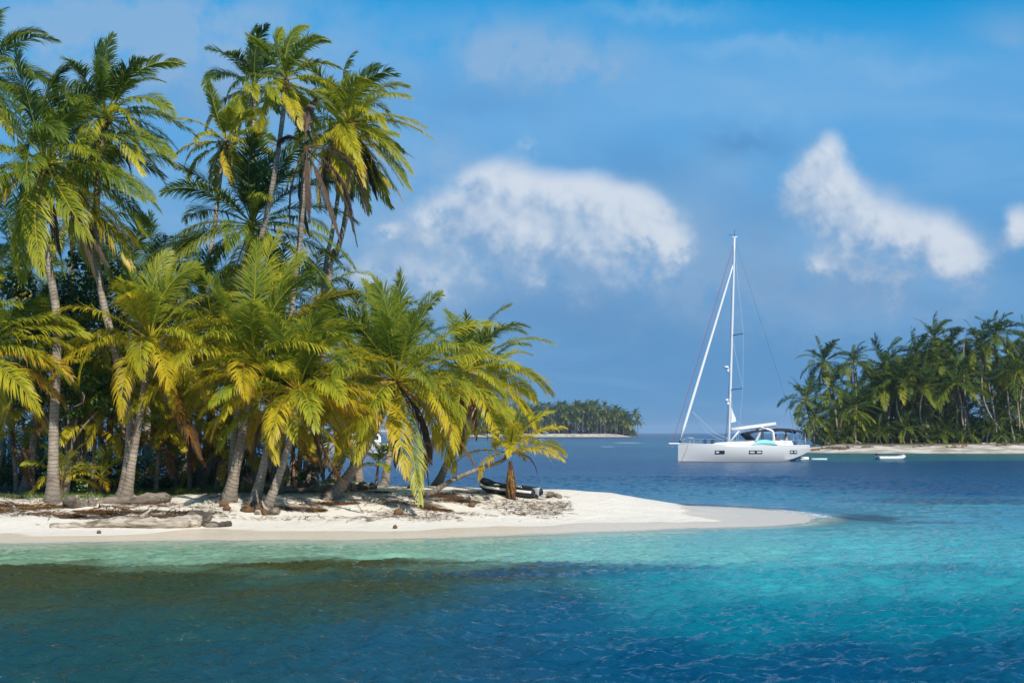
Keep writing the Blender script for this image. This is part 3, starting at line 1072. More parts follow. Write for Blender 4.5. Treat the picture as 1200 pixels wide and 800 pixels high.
palm('bushy palm on a slanting trunk at the grove’s right end, crown over open water',
     [(486, 572), (500, 538), (516, 500), (536, 460), (546, 432)], Y0=66, r=.17, L=4.3, n=27, age=.42, wind=.22, dead=5, nuts=0, seed=25, elmin=-40, elmax=75,
     extras=[(0, 15, 4.4, .44, 1.5), (-20, -10, 4.4, .52, 1.6), (-60, -30, 4.4, .55, 1.2)])
palm('palm hidden low behind the bushy right-hand crown, only its fronds showing',
     [(510, 566), (530, 530), (552, 485), (562, 448)], Y0=71, r=.16, L=4.0, n=22, age=.46, wind=.25, dead=3, nuts=0, seed=26, elmin=-40)
palm('little palm on a nearly flat thin trunk, dry skirt hanging down beside the dinghy',
     [(497, 581), (522, 567), (556, 551), (586, 541), (598, 530)], r=.10, L=2.5, n=16, age=.52, wind=.25, dead=0, nuts=0, seed=27, elmin=8, flare=.6, nl=48,
     extras=[(20, 42, 2.7, .58, .9), (0, 20, 2.4, .66, 1.0), (-90, -84, 1.9, .84, 3), (-60, -82, 2.0, .86, 3), (-120, -85, 1.9, .84, 3), (60, -84, 2.0, .88, 3), (150, -84, 1.9, .86, 3), (-20, -80, 1.9, .88, 3), (-150, -84, 1.9, .85, 3), (30, -83, 2.1, .84, 3), (-75, -80, 2.1, .85, 3), (100, -84, 2.0, .9, 3), (0, 10, 1.6, .86, 3.0)])
palm('palm beyond the left picture edge reaching in with one orange frond',
     [(-34, 590), (-32, 520), (-30, 460), (-30, 412)], r=.2, L=4.6, n=22, age=.45, wind=.35, dead=1, nuts=2, seed=28, elmin=-30,
     extras=[(0, 22, 4.4, .44, 1.0), (-10, 8, 4.2, .68, 1.0), (5, 35, 4.4, .4, 1.1)])
palm('thin grey palm trunk rising behind the arching thick one, stones around its foot',
     [(346, 566), (354, 520), (362, 480), (374, 425)], Y0=69, r=.15, L=3.9, n=20, age=.45, wind=.4, dead=3, nuts=0, seed=29)
palm('light-trunked palm by the far shore, seen under the leaning crowns',
     [(388, 566), (404, 525), (412, 490), (420, 430)], Y0=74, r=.19, L=4.0, n=20, age=.38, wind=.4, dead=4, nuts=0, seed=30)
palm('pale straight palm in the shade left of the thick-footed one',
     [(236, 577), (246, 500), (250, 440), (252, 392)], Y0=66, r=.22, L=4.3, n=22, age=.42, wind=.4, dead=2, nuts=2, seed=31)
palm('crooked palm with mottled bark in the shade at the left picture edge',
     [(30, 580), (38, 530), (46, 470), (50, 415)], Y0=61, r=.2, L=4.0, n=20, age=.34, wind=.3, dead=2, nuts=0, seed=32)
palm('stout dark-footed palm just behind the pale straight one',
     [(249, 572), (256, 520), (268, 455), (276, 400)], Y0=67.5, r=.24, L=4.1, n=20, age=.36, wind=.3, dead=2, nuts=0, seed=33)
palm('palm with brown-streaked trunk touching the short leaning one near the water',
     [(296, 594), (308, 550), (316, 505), (318, 470)], r=.17, L=3.3, n=16, age=.48, wind=.3, dead=2, nuts=0, seed=34)

# shaded rear rows: nothing in the photograph tells these apart
rs = np.random.default_rng(5)
REAR = [(200, 568, 205, 425, 66, 4.1), (96, 568, 98, 395, 68, 4.2), (420, 564, 432, 392, 78, 4.2), (140, 566, 150, 322, 70, 4.3), (15, 568, 20, 300, 69, 4.4), (175, 566, 186, 330, 74, 4.2),
        (60, 566, 70, 380, 76, 4.2), (230, 566, 236, 345, 78, 4.0), (320, 566, 332, 360, 76, 4.2), (120, 566, 118, 440, 80, 4.0), (285, 566, 290, 440, 82, 4.2), (5, 566, 0, 440, 78, 4.2),
        (160, 566, 160, 470, 84, 4.0), (360, 565, 372, 350, 80, 4.0), (40, 566, 45, 480, 84, 3.8), (450, 565, 480, 420, 80, 4.2), (205, 566, 210, 480, 86, 3.8), (-20, 568, -25, 350, 72, 4.4), (92, 566, 85, 255, 72, 4.2)]
for i, (bx, by, tx, ty, Y, L) in enumerate(REAR):
    palm('shaded palm in the thick of the grove, crown tangled with its neighbours',
         [(bx, by), (bx + (tx - bx) * .3 + rs.normal(0, 3), by + (ty - by) * .35), (bx + (tx - bx) * .65 + rs.normal(0, 3), by + (ty - by) * .7), (tx, ty)], Y0=Y, r=.18, L=L, n=17,
         age=.32 + rs.normal(0, .06), wind=.35, dead=3, nuts=0, seed=100 + i, nl=56, ll=1.0, group='shaded palms inside the grove')

# young palms on the ground
YOUNG = [(118, 575, 118, 560, 60, 1.9, 'young palm with yellow stalks in the shade between the two leaning left trunks'),
         (409, 566, 414, 524, 66, 2.3, 'young palm with broad bright fronds under the arching thick trunk'),
         (441, 566, 443, 545, 70, 1.4, 'small yellowing palm seedling on the sand before the moored motor yacht'),
         (72, 578, 73, 562, 59, 2.0, 'young palm with bare yellow stalks beside the shaggy palm’s foot'),
         (205, 572, 206, 540, 64, 2.0, 'young palm in the grass right of the leaning yellow-fronded palm'),
         (92, 572, 90, 520, 63, 3.2, 'half-grown palm fanning out low in the shade behind the left trunks'),
         (370, 568, 376, 540, 68, 2.0, 'young dark palm between the two leaning trunks in the middle')]
for i, (bx, by, tx, ty, Y, L, lb) in enumerate(YOUNG):
    palm(lb, [(bx, by), ((bx + tx) / 2, (by + ty) / 2), (tx, ty)], Y0=Y, r=.07, L=L, n=9, age=.42, wind=.15, dead=0, nuts=0, seed=200 + i, nl=26, elmin=5, elmax=80, flare=.3, name='young_palm', group='young palms', ll=.5)


HALF = [(108, 574, 112, 500, 61, 3.0), (182, 574, 188, 505, 62, 3.2), (222, 573, 222, 480, 62.5, 3.4), (300, 572, 298, 515, 62, 2.8), (20, 576, 14, 505, 61, 3.2), (128, 574, 132, 455, 62, 3.6), (252, 572, 262, 520, 63, 2.8),
        (338, 570, 345, 520, 66, 2.6), (88, 574, 82, 455, 62, 3.4), (200, 572, 205, 440, 64, 3.6), (318, 570, 322, 470, 64, 3.2), (398, 568, 392, 500, 70, 2.8)]
for i, (bx, by, tx, ty, Y, L) in enumerate(HALF):
    palm('half-grown palm fanning out low between the trunks of the grove', [(bx, by), ((bx + tx) / 2, (by + ty) / 2), (tx, ty)], Y0=Y, r=.10, L=L, n=13, age=.50 + .03 * (i % 4), wind=.15, dead=1, nuts=0, seed=260 + i, nl=60, elmin=-15, elmax=78, flare=.4, name='palm_tree', group='half-grown palms inside the grove')


# ------------------------------------------------------------------ broadleaf trees and shrubs on the near island
def leaf_cloud(rng, blobs_, n, size, age=.4, hang=.3):
    """many oval leaves lying on and in a set of uneven lobes"""
    bl = np.array(blobs_, float)
    wts = bl[:, 3] ** 2
    k = rng.choice(len(bl), n, p=wts / wts.sum())
    dirv = rng.normal(size=(n, 3))
    dirv /= np.linalg.norm(dirv, axis=1)[:, None]
    rad = rng.uniform(.35, 1.05, n) ** .6
    c = bl[k, :3] + dirv * (rad * bl[k, 3])[:, None] * np.array([1, 1, .75])
    nrm = dirv + rng.normal(0, .6, (n, 3)) + np.array([0, 0, .5])
    nrm /= np.linalg.norm(nrm, axis=1)[:, None]
    a = np.cross(nrm, rng.normal(size=(n, 3)))
    a /= np.linalg.norm(a, axis=1)[:, None]
    a[:, 2] -= hang
    a /= np.linalg.norm(a, axis=1)[:, None]
    b = np.cross(nrm, a)
    b /= np.linalg.norm(b, axis=1)[:, None]
    s = (size * rng.uniform(.6, 1.3, n))[:, None]
    V = np.stack([c - a * s * .5, c - b * s * .28 - a * s * .08, c + a * s * .55, c + b * s * .28 - a * s * .08], 1).reshape(-1, 3)
    q = np.arange(n)[:, None] * 4 + np.arange(4)[None]
    A = np.repeat(np.clip(age + rng.normal(0, .16, n), .02, .98), 4)
    return V, [q], A


def broad_tree(label, px, py, Y, h, blobs_, n, size, age, seed, name='broadleaf_tree', cat='tree', group=None, twigs=0):
    rng = np.random.default_rng(seed)
    X = (px - 600) / F * Y
    base = np.array([X, Y, gz(X, Y)])
    root = thing(name, label, cat, base, 0, group)
    mb = MB()
    for bx, by, bz, br in blobs_:
        mid = np.array([bx * .35 + rng.normal(0, .15), by * .35, bz * .55])
        mb.tube(catmull([(0, 0, -.1), mid, (bx, by, bz)], 5), np.linspace(.11 if h > 2 else .04, .02, 11), 6)
    V, Fc, A = leaf_cloud(rng, blobs_, n, size, age)
    mb.build('trunk' if h > 2 else 'stem', M_bark, root, True)
    mk('crown' if h > 2 else 'foliage', V, Fc, M_shrub, root, {'age': A})
    if twigs:
        tb = MB()
        for i in range(twigs):
            b0 = np.array(blobs_[rng.integers(len(blobs_))][:3]) + rng.normal(0, .3, 3)
            pts = [b0]
            dv = np.array([rng.normal(0, 1), -1.0, rng.uniform(-1.1, .1)])
            for k in range(6):
                dv = dv / np.linalg.norm(dv) + rng.normal(0, .45, 3)
                pts.append(pts[-1] + dv * .22)
            tb.tube(pts, np.linspace(.035, .012, 7), 5)
        tb.build('bare_branch', M_bark, root, True)
    return root


broad_tree('round-leaved dark green tree filling the space behind the tall shaggy palm’s trunk', 95, 575, 61, 9,
           [(-1.6, 0, 7.6, 1.4), (0, .2, 8.6, 1.3), (1.2, 0, 7.3, 1.2), (-2.9, 0, 9.0, 1.0), (-.4, -.4, 6.6, 1.3), (-3.0, .2, 6.9, 1.2), (1.6, .5, 9.4, .9), (.2, .3, 10.0, .9)], 6500, .2, .42, 301)
broad_tree('lower broadleaf tree with bare grey twigs hanging in front of it', 78, 578, 59.5, 5,
           [(.9, -.2, 4.7, .9), (-.6, 0, 4.4, .8), (1.7, 0, 3.9, .8), (-1.7, .2, 4.1, .8), (.2, -.2, 3.6, .7), (-2.4, 0, 5.0, .7)], 3000, .18, .55, 302, twigs=12)
SHR = [(30, 62, 1.3), (100, 61, 1.0), (128, 61.5, .9), (10, 64, 1.7), (190, 64, .8), (225, 66, .9), (330, 66, .8), (345, 70, .8), (60, 66, 1.8), (150, 67, 1.8), (210, 70, 1.8), (110, 70, 2.0), (270, 72, 1.6), (-20, 63, 1.4), (20, 72, 2.2), (80, 74, 2.2), (180, 76, 2.2), (300, 70, 1.0),
       (0, 80, 3.2), (45, 82, 3.4), (95, 80, 3.2), (140, 82, 3.4), (185, 82, 3.0), (228, 80, 2.8), (262, 80, 2.4), (-30, 76, 3.4), (65, 84, 4.2), (165, 84, 3.8)]
for i, (px, Y, h) in enumerate(SHR):
    rg = np.random.default_rng(400 + i)
    bl = [(rg.normal(0, h * .7), rg.normal(0, .3), h * rg.uniform(.35, .8), h * rg.uniform(.35, .5)) for _ in range(5)]
    broad_tree('low dark green bush in the shade at the foot of the palms', px, 575, Y, 1, bl, 900, .14, .36, 400 + i, name='shrub', cat='shrub', group='bushes in the shade of the grove')


def blade_patch(name, pts, hmin, hmax, width, m, ages, seed, lean=.35):
    rng = np.random.default_rng(seed)
    n = len(pts)
    P = np.asarray(pts)
    h = rng.uniform(hmin, hmax, n)[:, None]
    th = rng.uniform(0, 6.28, n)
    a = np.stack([np.cos(th), np.sin(th), np.zeros(n)], -1)
    ln = rng.normal(0, lean, (n, 3)); ln[:, 2] = 1
    ln /= np.linalg.norm(ln, axis=1)[:, None]
    V = np.stack([P - a * width, P + a * width, P + ln * h], 1).reshape(-1, 3)
    q = np.arange(n)[:, None] * 3 + np.arange(3)[None]
    A = np.repeat(rng.uniform(*ages, n), 3)
    return mk(name, V, [q], m, None, {'age': A})


rg = np.random.default_rng(77)
pts = []
for (px, py, sx, sy, n) in [(215, 577, 1.6, .7, 1500), (170, 579, 1.2, .5, 700), (95, 583, 1.2, .4, 700), (25, 583, 1.2, .4, 500), (340, 568, 1.4, .6, 700), (385, 566, 1.0, .5, 400), (235, 572, 1.6, .8, 900)]:
    X, Y, Z = hit(px, py)
    xs = X + rg.normal(0, sx, n); ysn = Y + rg.normal(0, sy, n)
    pts.append(np.stack([xs, ysn, ground(xs, ysn) - .01], -1))
g_ = blade_patch('grass', np.concatenate(pts), .12, .32, .012, M_grass, (.2, .8), 3)
struct(g_, 'stuff')

# ------------------------------------------------------------------ what lies on the beach
def litter(n, seed):
    rng = np.random.default_rng(seed)
    px = rng.uniform(-30, 600, n)
    Vs, As = [], []
    # drift line: a band of dry bits below the trees
    X = rng.uniform(-24, 2.5, n)
    front = np.interp(X, [-24, -17, -11, -5.5, 0, 3.4], [46.9, 47.8, 49.2, 48.9, 51, 53.2])
    Y = front + 5.2 + np.abs(rng.normal(0, 3.2, n)) + rng.normal(0, .5, n)
    clump = fbm(X * .6, Y * .8, 33, 3)
    k = clump > rng.uniform(.38, .62, n)
    X, Y = X[k], Y[k]
    n = len(X)
    Z = ground(X, Y) + .01
    th = rng.normal(0, .9, n)
    l = rng.uniform(.05, .32, n) ** 1.0
    wd = rng.uniform(.008, .022, n)
    up = rng.normal(0, .12, n)
    a = np.stack([np.cos(th), np.sin(th), up], -1) * l[:, None]
    b = np.stack([-np.sin(th), np.cos(th), np.zeros(n)], -1) * wd[:, None]
    P = np.stack([X, Y, Z + np.abs(a[:, 2]) * .5], -1)
    h = np.array([0, 0, .02])
    V = np.stack([P - a, P - b + h, P + a, P + b + h], 1).reshape(-1, 3)
    q = np.arange(n)[:, None] * 4 + np.arange(4)[None]
    return mk('leaf_litter', V, [q], M_litter, None, {'age': np.repeat(rng.uniform(0, 1, n), 4)})


struct(litter(15000, 9), 'stuff')


def lying_frond(label, px, py, L, az, seed, age=.88, n=1, group='dead palm fronds lying on the sand', lift=14):
    rng = np.random.default_rng(seed)
    X, Y, Z = hit(px, py)
    V, Fc, A = frond_geo(rng, L, R(az), R(lift), .75, (0, 0, 0), nl=60, lw=.042, ll=.72, age=age, twist=rng.normal(0, .8), gl=.5)
    W = V + np.array([X, Y, 0])
    gzv = ground(W[:, 0], W[:, 1])
    V = V.copy()
    V[:, 2] = np.maximum(V[:, 2] + Z, gzv + .02 + rng.uniform(0, .05, len(V))) - Z
    o = mk('dead_frond', V, Fc, M_palm, None, {'age': A})
    o.location = (X, Y, Z)
    tag(o, label, 'dead frond', group)
    return o


LF = [('dead frond with upright dry leaflets at the left end of the drift line', 30, 600, 2.6, 178, .86, 10), ('reddish dead frond lying at the left picture edge', 6, 598, 2.4, 20, .84, 10),
      ('long dark dead frond lying behind the pale driftwood log', 125, 609, 3.0, 8, .89, 8), ('brown dead frond with bristling leaflets above the middle of the pale log', 110, 606, 2.6, -12, .87, 16),
      ('dead frond heaped on the others behind the log’s right half', 165, 603, 2.6, 176, .87, 12), ('thin grey dead frond reaching right from the driftwood', 150, 601, 3.0, 2, .95, 4),
      ('russet dead frond lying along the sand below the arching thick palm', 430, 590, 3.2, -6, .85, 6), ('dead frond among the debris in front of the hanging green frond', 460, 589, 2.6, -10, .86, 6),
      ('brown dead frond at the foot of the nearly flat little palm', 500, 587, 2.2, 5, .88, 6), ('dead frond beneath the short leaning palm’s foot', 330, 597, 1.8, -5, .87, 8),
      ('dead frond lying behind the arching trunk’s foot', 395, 578, 2.4, 10, .9, 10), ('dry frond lying flat left of the dinghy', 540, 580, 1.8, 170, .9, 4),
      ('rust coloured dead frond in the tangle behind the left end of the pale log', 70, 607, 2.4, 4, .85, 18), ('dead frond with a raised bristling tip in the tangle above the log', 130, 604, 2.2, 25, .86, 24), ('dark dead frond under the tangle at the left edge', 20, 603, 2.6, -6, .88, 8),
      ('dead frond pointing left from the tangle behind the log', 150, 607, 2.4, 186, .86, 14), ('curled dead frond at the right end of the tangle', 190, 604, 2.0, -14, .89, 10), ('reddish dead frond between the grey stump and the long log', 100, 600, 2.0, -20, .84, 20),
      ('dead frond on the sand left of the grey stump', 50, 596, 2.2, 172, .87, 12), ('dead frond at the foot of the thick-footed palm', 285, 595, 2.0, -8, .87, 10), ('dead frond stretched toward the arching palm’s foot', 350, 592, 2.4, 6, .86, 8),
      ('dead frond in the debris right of the hanging green frond', 480, 583, 2.2, 12, .9, 8)]
for i, (lb, px, py, L, az, ag, lf) in enumerate(LF):
    lying_frond(lb, px, py, L, az, 500 + i, ag, lift=lf)


def log(label, pts, r0, r1, m, seed, name='driftwood_log', cat='driftwood', stub=0, group='driftwood on the sand'):
    """pts: places along the log"""
    rng = np.random.default_rng(seed)
    W = [np.array(hit(px, py)) for px, py in pts]
    base = W[0].copy()
    c = catmull([p - base for p in W], 8)
    n = len(c)
    rad = np.linspace(r0, r1, n) * (1 + .13 * np.sin(np.linspace(0, 11, n) + rng.uniform(0, 6)) + rng.normal(0, .05, n))
    rad[0] *= .8; rad[-1] *= .8
    gr = ground(c[:, 0] + base[0], c[:, 1] + base[1]) - base[2]
    c[:, 2] = gr + rad * .7
    c[:, 2] += .06 * np.sin(np.linspace(0, 5, n) + rng.uniform(0, 6))
    c[:, 1] += .22 * np.sin(np.linspace(0, 6, n) + rng.uniform(0, 6))
    root = thing(name, label, cat, base, 0, group)
    sides = 10
    mb = MB()
    mb.tube(c, rad, sides)
    mb.v = [tuple(np.array(v) + rng.normal(0, r0 * .10, 3)) for v in mb.v]
    mb.build('log', m, root, True)
    for i in range(stub):
        k = rng.integers(n // 4, n - 1)
        dv = np.array([rng.normal(0, 1), rng.normal(0, .6), rng.uniform(.2, 1)])
        dv /= np.linalg.norm(dv)
        q = MB()
        q.tube([c[k], c[k] + dv * rad[k] * 2, c[k] + dv * rad[k] * 3.6 + np.array([.06, 0, .0])], [rad[k] * .5, rad[k] * .35, rad[k] * .15], 7)
        q.build('branch_stub', m, root, True)
    return root


log('long pale driftwood log, thickest and broken at its right half, nearest the water', [(58, 618), (110, 619), (150, 618), (195, 617), (235, 616)], .13, .26, M_drift, 1, stub=2)
log('short brown log lying against the right end of the long pale log', [(226, 614), (245, 616), (270, 617)], .15, .11, M_drift2, 2)
log('dark weathered log leaning behind the pale log’s end', [(205, 606), (225, 609), (245, 612)], .12, .22, M_drift2, 3)
log('squat grey stump lying on the sand above the drift line', [(80, 594), (94, 594), (110, 593)], .22, .20, M_drift2, 4)
log('long brown log half sunk at the top of the beach below the grass', [(110, 590), (150, 590), (200, 588)], .16, .2, M_drift2, 5)
log('thin bleached branch lying across the top of the sand at the left', [(20, 592), (60, 592), (100, 593)], .08, .06, M_drift, 6)
log('pale root lying at the foot of the short leaning palm', [(300, 602), (315, 603), (327, 602)], .16, .12, M_drift, 7, stub=1)
log('straw coloured piece of driftwood alone on the clean sand', [(431, 610), (448, 607), (468, 607)], .09, .04, M_drift, 8)
log('thin grey stick on the sand in the middle of the beach', [(472, 604), (495, 603), (518, 603)], .03, .02, M_drift2, 9)
log('dark knobbly log at the water’s edge right of the dinghy', [(642, 583), (650, 582.5), (657, 583)], .10, .12, M_drift2, 10)
log('dark twisted root mass at the foot of the short leaning palm', [(285, 598), (300, 600), (312, 604)], .13, .16, M_husk, 11, stub=4)
log('thin drift branch lying left of the dinghy', [(530, 578), (548, 577), (562, 578)], .06, .05, M_drift2, 12)
log('grey fallen trunk lying in the shade behind the short leaning palm', [(325, 577), (350, 576), (380, 575)], .12, .15, M_drift2, 13)


def husk(label, px, py, r, seed, name='coconut_husk', cat='coconut husk', m=None):
    rng = np.random.default_rng(seed)
    X, Y, Z = hit(px, py)
    mb = MB().ball((0, 0, r * .6), (r * 1.3, r, r * .85), 10, 7)
    mb.v = [tuple(np.array(v) + rng.normal(0, r * .08, 3)) for v in mb.v]
    o = mb.build(name, m or M_husk, None, True)
    o.location = (X, Y, Z)
    o.rotation_euler = (0, 0, rng.uniform(0, 3))
    tag(o, label, cat, 'husks and stones on the sand')


husk('round brown coconut husk beside the straw coloured driftwood', 467, 603, .16, 1)
husk('small black husk close to the wet sand in the middle of the beach', 463, 619, .09, 2)
husk('brown husk lying left of the flat little palm’s dry skirt', 553, 594, .14, 3)
husk('small dark husk on the sand right of the dry skirt', 628, 583, .10, 4)
husk('reddish husk below the thick-footed palm', 262, 593, .15, 5)
husk('rusty leaf clump on the sand left of the short leaning palm', 266, 598, .14, 6)
husk('tiny dark husk below the long pale log', 116, 625, .08, 7)
for i, (px, py, r) in enumerate([(393, 577, .3), (404, 576, .26), (414, 574, .22), (425, 574, .25), (372, 577, .24), (436, 573, .2)]):
    husk('dark lump of old palm root behind the foot of the arching thick palm', px, py, r, 20 + i, 'root_lump', 'root lump', M_drift2)


# ------------------------------------------------------------------ palms of the other islands
def far_palm_protos(n, nl, lw, nfr, L, seed, crown_as_one):
    """returns (crown pieces) lists of meshes; a crown is a list of frond meshes around its own origin"""
    out = []
    for i in range(n):
        rng = np.random.default_rng(seed + i)
        ms = []
        Vs, Qs, Ts, As, off = [], [], [], [], 0
        for k in range(nfr):
            q = (k + .5) / nfr
            el = R(80 - 125 * q ** .9 + rng.normal(0, 6))
            az = k * 2.4 + rng.normal(0, .2)
            dead = q > .93
            ag = .00 + .24 * q + rng.normal(0, .06) + (.22 * rng.random() if q > .75 else 0)  # low ages darken the crowns, cloud shade put into the leaf colour
            if dead:
                ag = .9
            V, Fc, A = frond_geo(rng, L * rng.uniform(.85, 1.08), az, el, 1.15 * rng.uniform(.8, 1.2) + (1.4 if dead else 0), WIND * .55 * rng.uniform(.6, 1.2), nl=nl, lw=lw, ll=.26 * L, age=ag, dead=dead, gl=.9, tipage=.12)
            if crown_as_one:
                Vs.append(V); Qs.append(Fc[0] + off); Ts.append(Fc[1] + off); As.append(A); off += len(V)
            else:
                ms.append(mk('frond', V, Fc, M_palm, attrs={'age': A}, mesh_only=True))
        if crown_as_one:
            ms = [mk('crown', np.concatenate(Vs), [np.concatenate(Qs), np.concatenate(Ts)], M_palm, attrs={'age': np.concatenate(As)}, mesh_only=True)]
        out.append(ms)
    return out


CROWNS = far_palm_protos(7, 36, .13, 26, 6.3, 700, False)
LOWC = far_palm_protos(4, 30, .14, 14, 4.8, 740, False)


def east_palm(label, px, py, Y, bx=None, L=1.0, r=.2, kind=0, seed=1, group='palms on the right-hand island', protos=CROWNS, bow=0.0):
    """px, py: centre of the crown; bx: column of the foot"""
    rng = np.random.default_rng(seed)
    bx = px if bx is None else bx
    X0 = (bx - 600) / F * Y
    base = np.array([X0, Y, ez(X0, Y)])
    top = at(px, py, Y) - base
    root = thing('palm_tree', label, 'palm tree', base, 0, group)
    mid1 = top * .33 + np.array([bow * .8 + rng.normal(0, .25), 0, 0]); mid2 = top * .68 + np.array([bow * .7 + rng.normal(0, .25), 0, 0])
    me, tp, td = trunk_mesh([(0, 0, -.2), mid1, mid2, top], r, rng, .5, 7, .8)
    link('trunk', me, root)
    rz = rng.uniform(-.5, .5)
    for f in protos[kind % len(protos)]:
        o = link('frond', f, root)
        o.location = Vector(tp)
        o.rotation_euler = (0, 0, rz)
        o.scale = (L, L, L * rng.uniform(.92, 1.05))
    return root


EP = [('palm with a tousled top, high crown nearest the left end of the right-hand island', 966, 424, 296, 984, 1.0, 0), ('palm standing clear with a small star-shaped crown on a straight pale trunk', 1000, 424, 292, 999, .82, 1),
      ('palm drooping out over the left end of the right-hand island on a leaning trunk', 944, 468, 290, 966, .95, 0), ('low bright green palm in front of the star-crowned one', 1000, 478, 284, 1010, .92, -4),
      ('palm whose dark crown fills the dip right of the star-crowned one', 1036, 428, 300, 1040, 1.1, 0), ('tall palm leaning left with an arched frond against the sky', 1074, 415, 298, 1084, 1.0, -2),
      ('high palm whose crown pokes up left of the highest pair', 1095, 396, 304, 1100, .95, 0), ('round-topped palm next to the high poking crown', 1112, 410, 302, 1118, 1.0, 1),
      ('broad front palm with orange lower fronds on twin-looking pale trunks', 1121, 449, 286, 1134, 1.2, 0), ('palm of the highest pair with a straight white trunk slanting right', 1149, 404, 292, 1170, 1.0, 0),
      ('highest palm of the right-hand island on a bent white trunk', 1166, 393, 290, 1186, 1.0, -5), ('palm at the right picture edge with a spreading mid-height crown', 1192, 436, 288, 1196, 1.1, 0),
      ('high palm half cut off by the right picture edge', 1206, 400, 296, 1206, 1.0, 0), ('palm with yellow lower fronds left of the broad front palm', 1084, 452, 288, 1092, 1.0, -2),
      ('mid-height palm with a pale slanting trunk in the middle of the right-hand island', 1060, 446, 290, 1076, 1.0, -3), ('palm with tall upright fronds and a dark trunk at mid island', 1040, 452, 292, 1041, 1.1, 0),
      ('small palm crown tucked below the tousled top at the island’s left end', 975, 452, 294, 985, .9, 0), ('palm with fronds trailing low over the island’s left beach', 955, 488, 286, 974, .8, -2)]
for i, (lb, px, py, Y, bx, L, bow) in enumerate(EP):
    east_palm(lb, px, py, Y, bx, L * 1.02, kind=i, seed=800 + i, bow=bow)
rg = np.random.default_rng(88)
for i in range(78):
    px = rg.uniform(966, 1275)
    topy = np.interp(px, [960, 1000, 1040, 1090, 1160, 1280], [458, 450, 440, 422, 418, 412]) + (abs(rg.normal(0, 24)) if i % 2 else rg.uniform(25, 72))
    Y = rg.uniform(296, 345)
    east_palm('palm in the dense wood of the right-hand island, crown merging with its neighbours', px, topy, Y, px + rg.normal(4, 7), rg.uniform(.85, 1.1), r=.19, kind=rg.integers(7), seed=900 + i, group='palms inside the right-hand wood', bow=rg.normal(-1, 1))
for i in range(30):
    px = 958 + i * 10.2 + rg.normal(0, 4)
    Y = rg.uniform(281, 290)
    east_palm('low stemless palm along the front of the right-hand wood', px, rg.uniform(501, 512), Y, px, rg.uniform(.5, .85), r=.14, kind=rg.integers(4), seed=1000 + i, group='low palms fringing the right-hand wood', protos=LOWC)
bl = []
for i in range(70):
    px = rg.uniform(962, 1280); Y = rg.uniform(325, 350); X = (px - 600) / F * Y
    bl.append((X, Y, ez(X, Y) + rg.uniform(.5, 4.5), rg.uniform(2.0, 3.6)))
V, Fc, A = leaf_cloud(np.random.default_rng(61), bl, 14000, .8, .22)
struct(mk('undergrowth', V, Fc, M_shrub, None, {'age': A}), 'stuff')
bl = []
for i in range(80):
    px = rg.uniform(545, 742); Y = rg.uniform(1200, 1240); X = (px - 600) / F * Y
    bl.append((X, Y, fz(X, Y) + rg.uniform(.5, 7), rg.uniform(3.0, 5)))
V, Fc, A = leaf_cloud(np.random.default_rng(62), bl, 9000, 2.0, .3)
struct(mk('undergrowth', V, Fc, M_shrub, None, {'age': A}), 'stuff')
# leafless snapped palm with a brown top
sn = thing('palm_stump', 'snapped pale palm stem with a rusty brown tuft beside the highest pair', 'dead palm', (at(1131, 500, 289)[0], 289, ez(at(1131, 500, 289)[0], 289)))
me, tp, _ = trunk_mesh([(0, 0, -.2), (0, 0, 8), (-.3, 0, 15), (-.3, 0, 21.0)], .2, rg, .5, 7, .8)
link('trunk', me, sn)
V, Fc, A = frond_geo(rg, 2.6, 0.2, R(50), 3.5, (0, 0, 0), nl=22, lw=.2, ll=1.0, age=.84, dead=True)
mk('frond', V + tp, Fc, M_palm, sn, {'age': A})


def east_shrub(i, px, Y, h):
    rng = np.random.default_rng(1200 + i)
    X = (px - 600) / F * Y
    bl = [(rng.normal(0, h * .8), rng.normal(0, 1), h * rng.uniform(.3, .8), h * rng.uniform(.35, .5)) for _ in range(5)]
    V, Fc, A = leaf_cloud(rng, bl, 420 if h < 4 else 1100, .55, .26)
    root = thing('shrub', 'dark bush in the shade of the right-hand wood', 'shrub', (X, Y, ez(X, Y)), 0, 'bushes in the right-hand wood')
    mk('foliage', V, Fc, M_shrub, root, {'age': A})
    mb = MB()
    for b in bl:
        mb.tube([(0, 0, -.1), (b[0] * .5, b[1] * .5, b[2] * .6), b[:3]], [.09, .06, .03], 5)
    mb.build('stem', M_bark, root)


for i in range(34):
    east_shrub(i, 966 + (i % 17) * 19 + rg.normal(0, 4), (292 if i < 17 else 322) + rg.uniform(0, 10), rg.uniform(1.6, 3.2) if i < 17 else rg.uniform(5, 8))

# drift wood on the right-hand beach
def east_log(lb, px, Y, L, r, az, m, seed):
    rng = np.random.default_rng(seed)
    X = (px - 600) / F * Y
    z0 = ez(X, Y)
    n = 9
    t = np.linspace(0, L, n)
    c = np.stack([t * math.cos(az), t * math.sin(az) + rng.normal(0, .15, n), np.zeros(n)], -1)
    for k in range(n):
        c[k, 2] = ez(X + c[k, 0], Y + c[k, 1]) - z0 + r * .6
    mb = MB().tube(c, r * (1 + rng.normal(0, .2, n)), 8)
    mb.v = [tuple(np.array(v) + rng.normal(0, r * .15, 3)) for v in mb.v]
    o = mb.build('driftwood_log', m, None, True)
    o.location = (X, Y, z0)
    tag(o, lb, 'driftwood', 'driftwood on the right-hand beach')


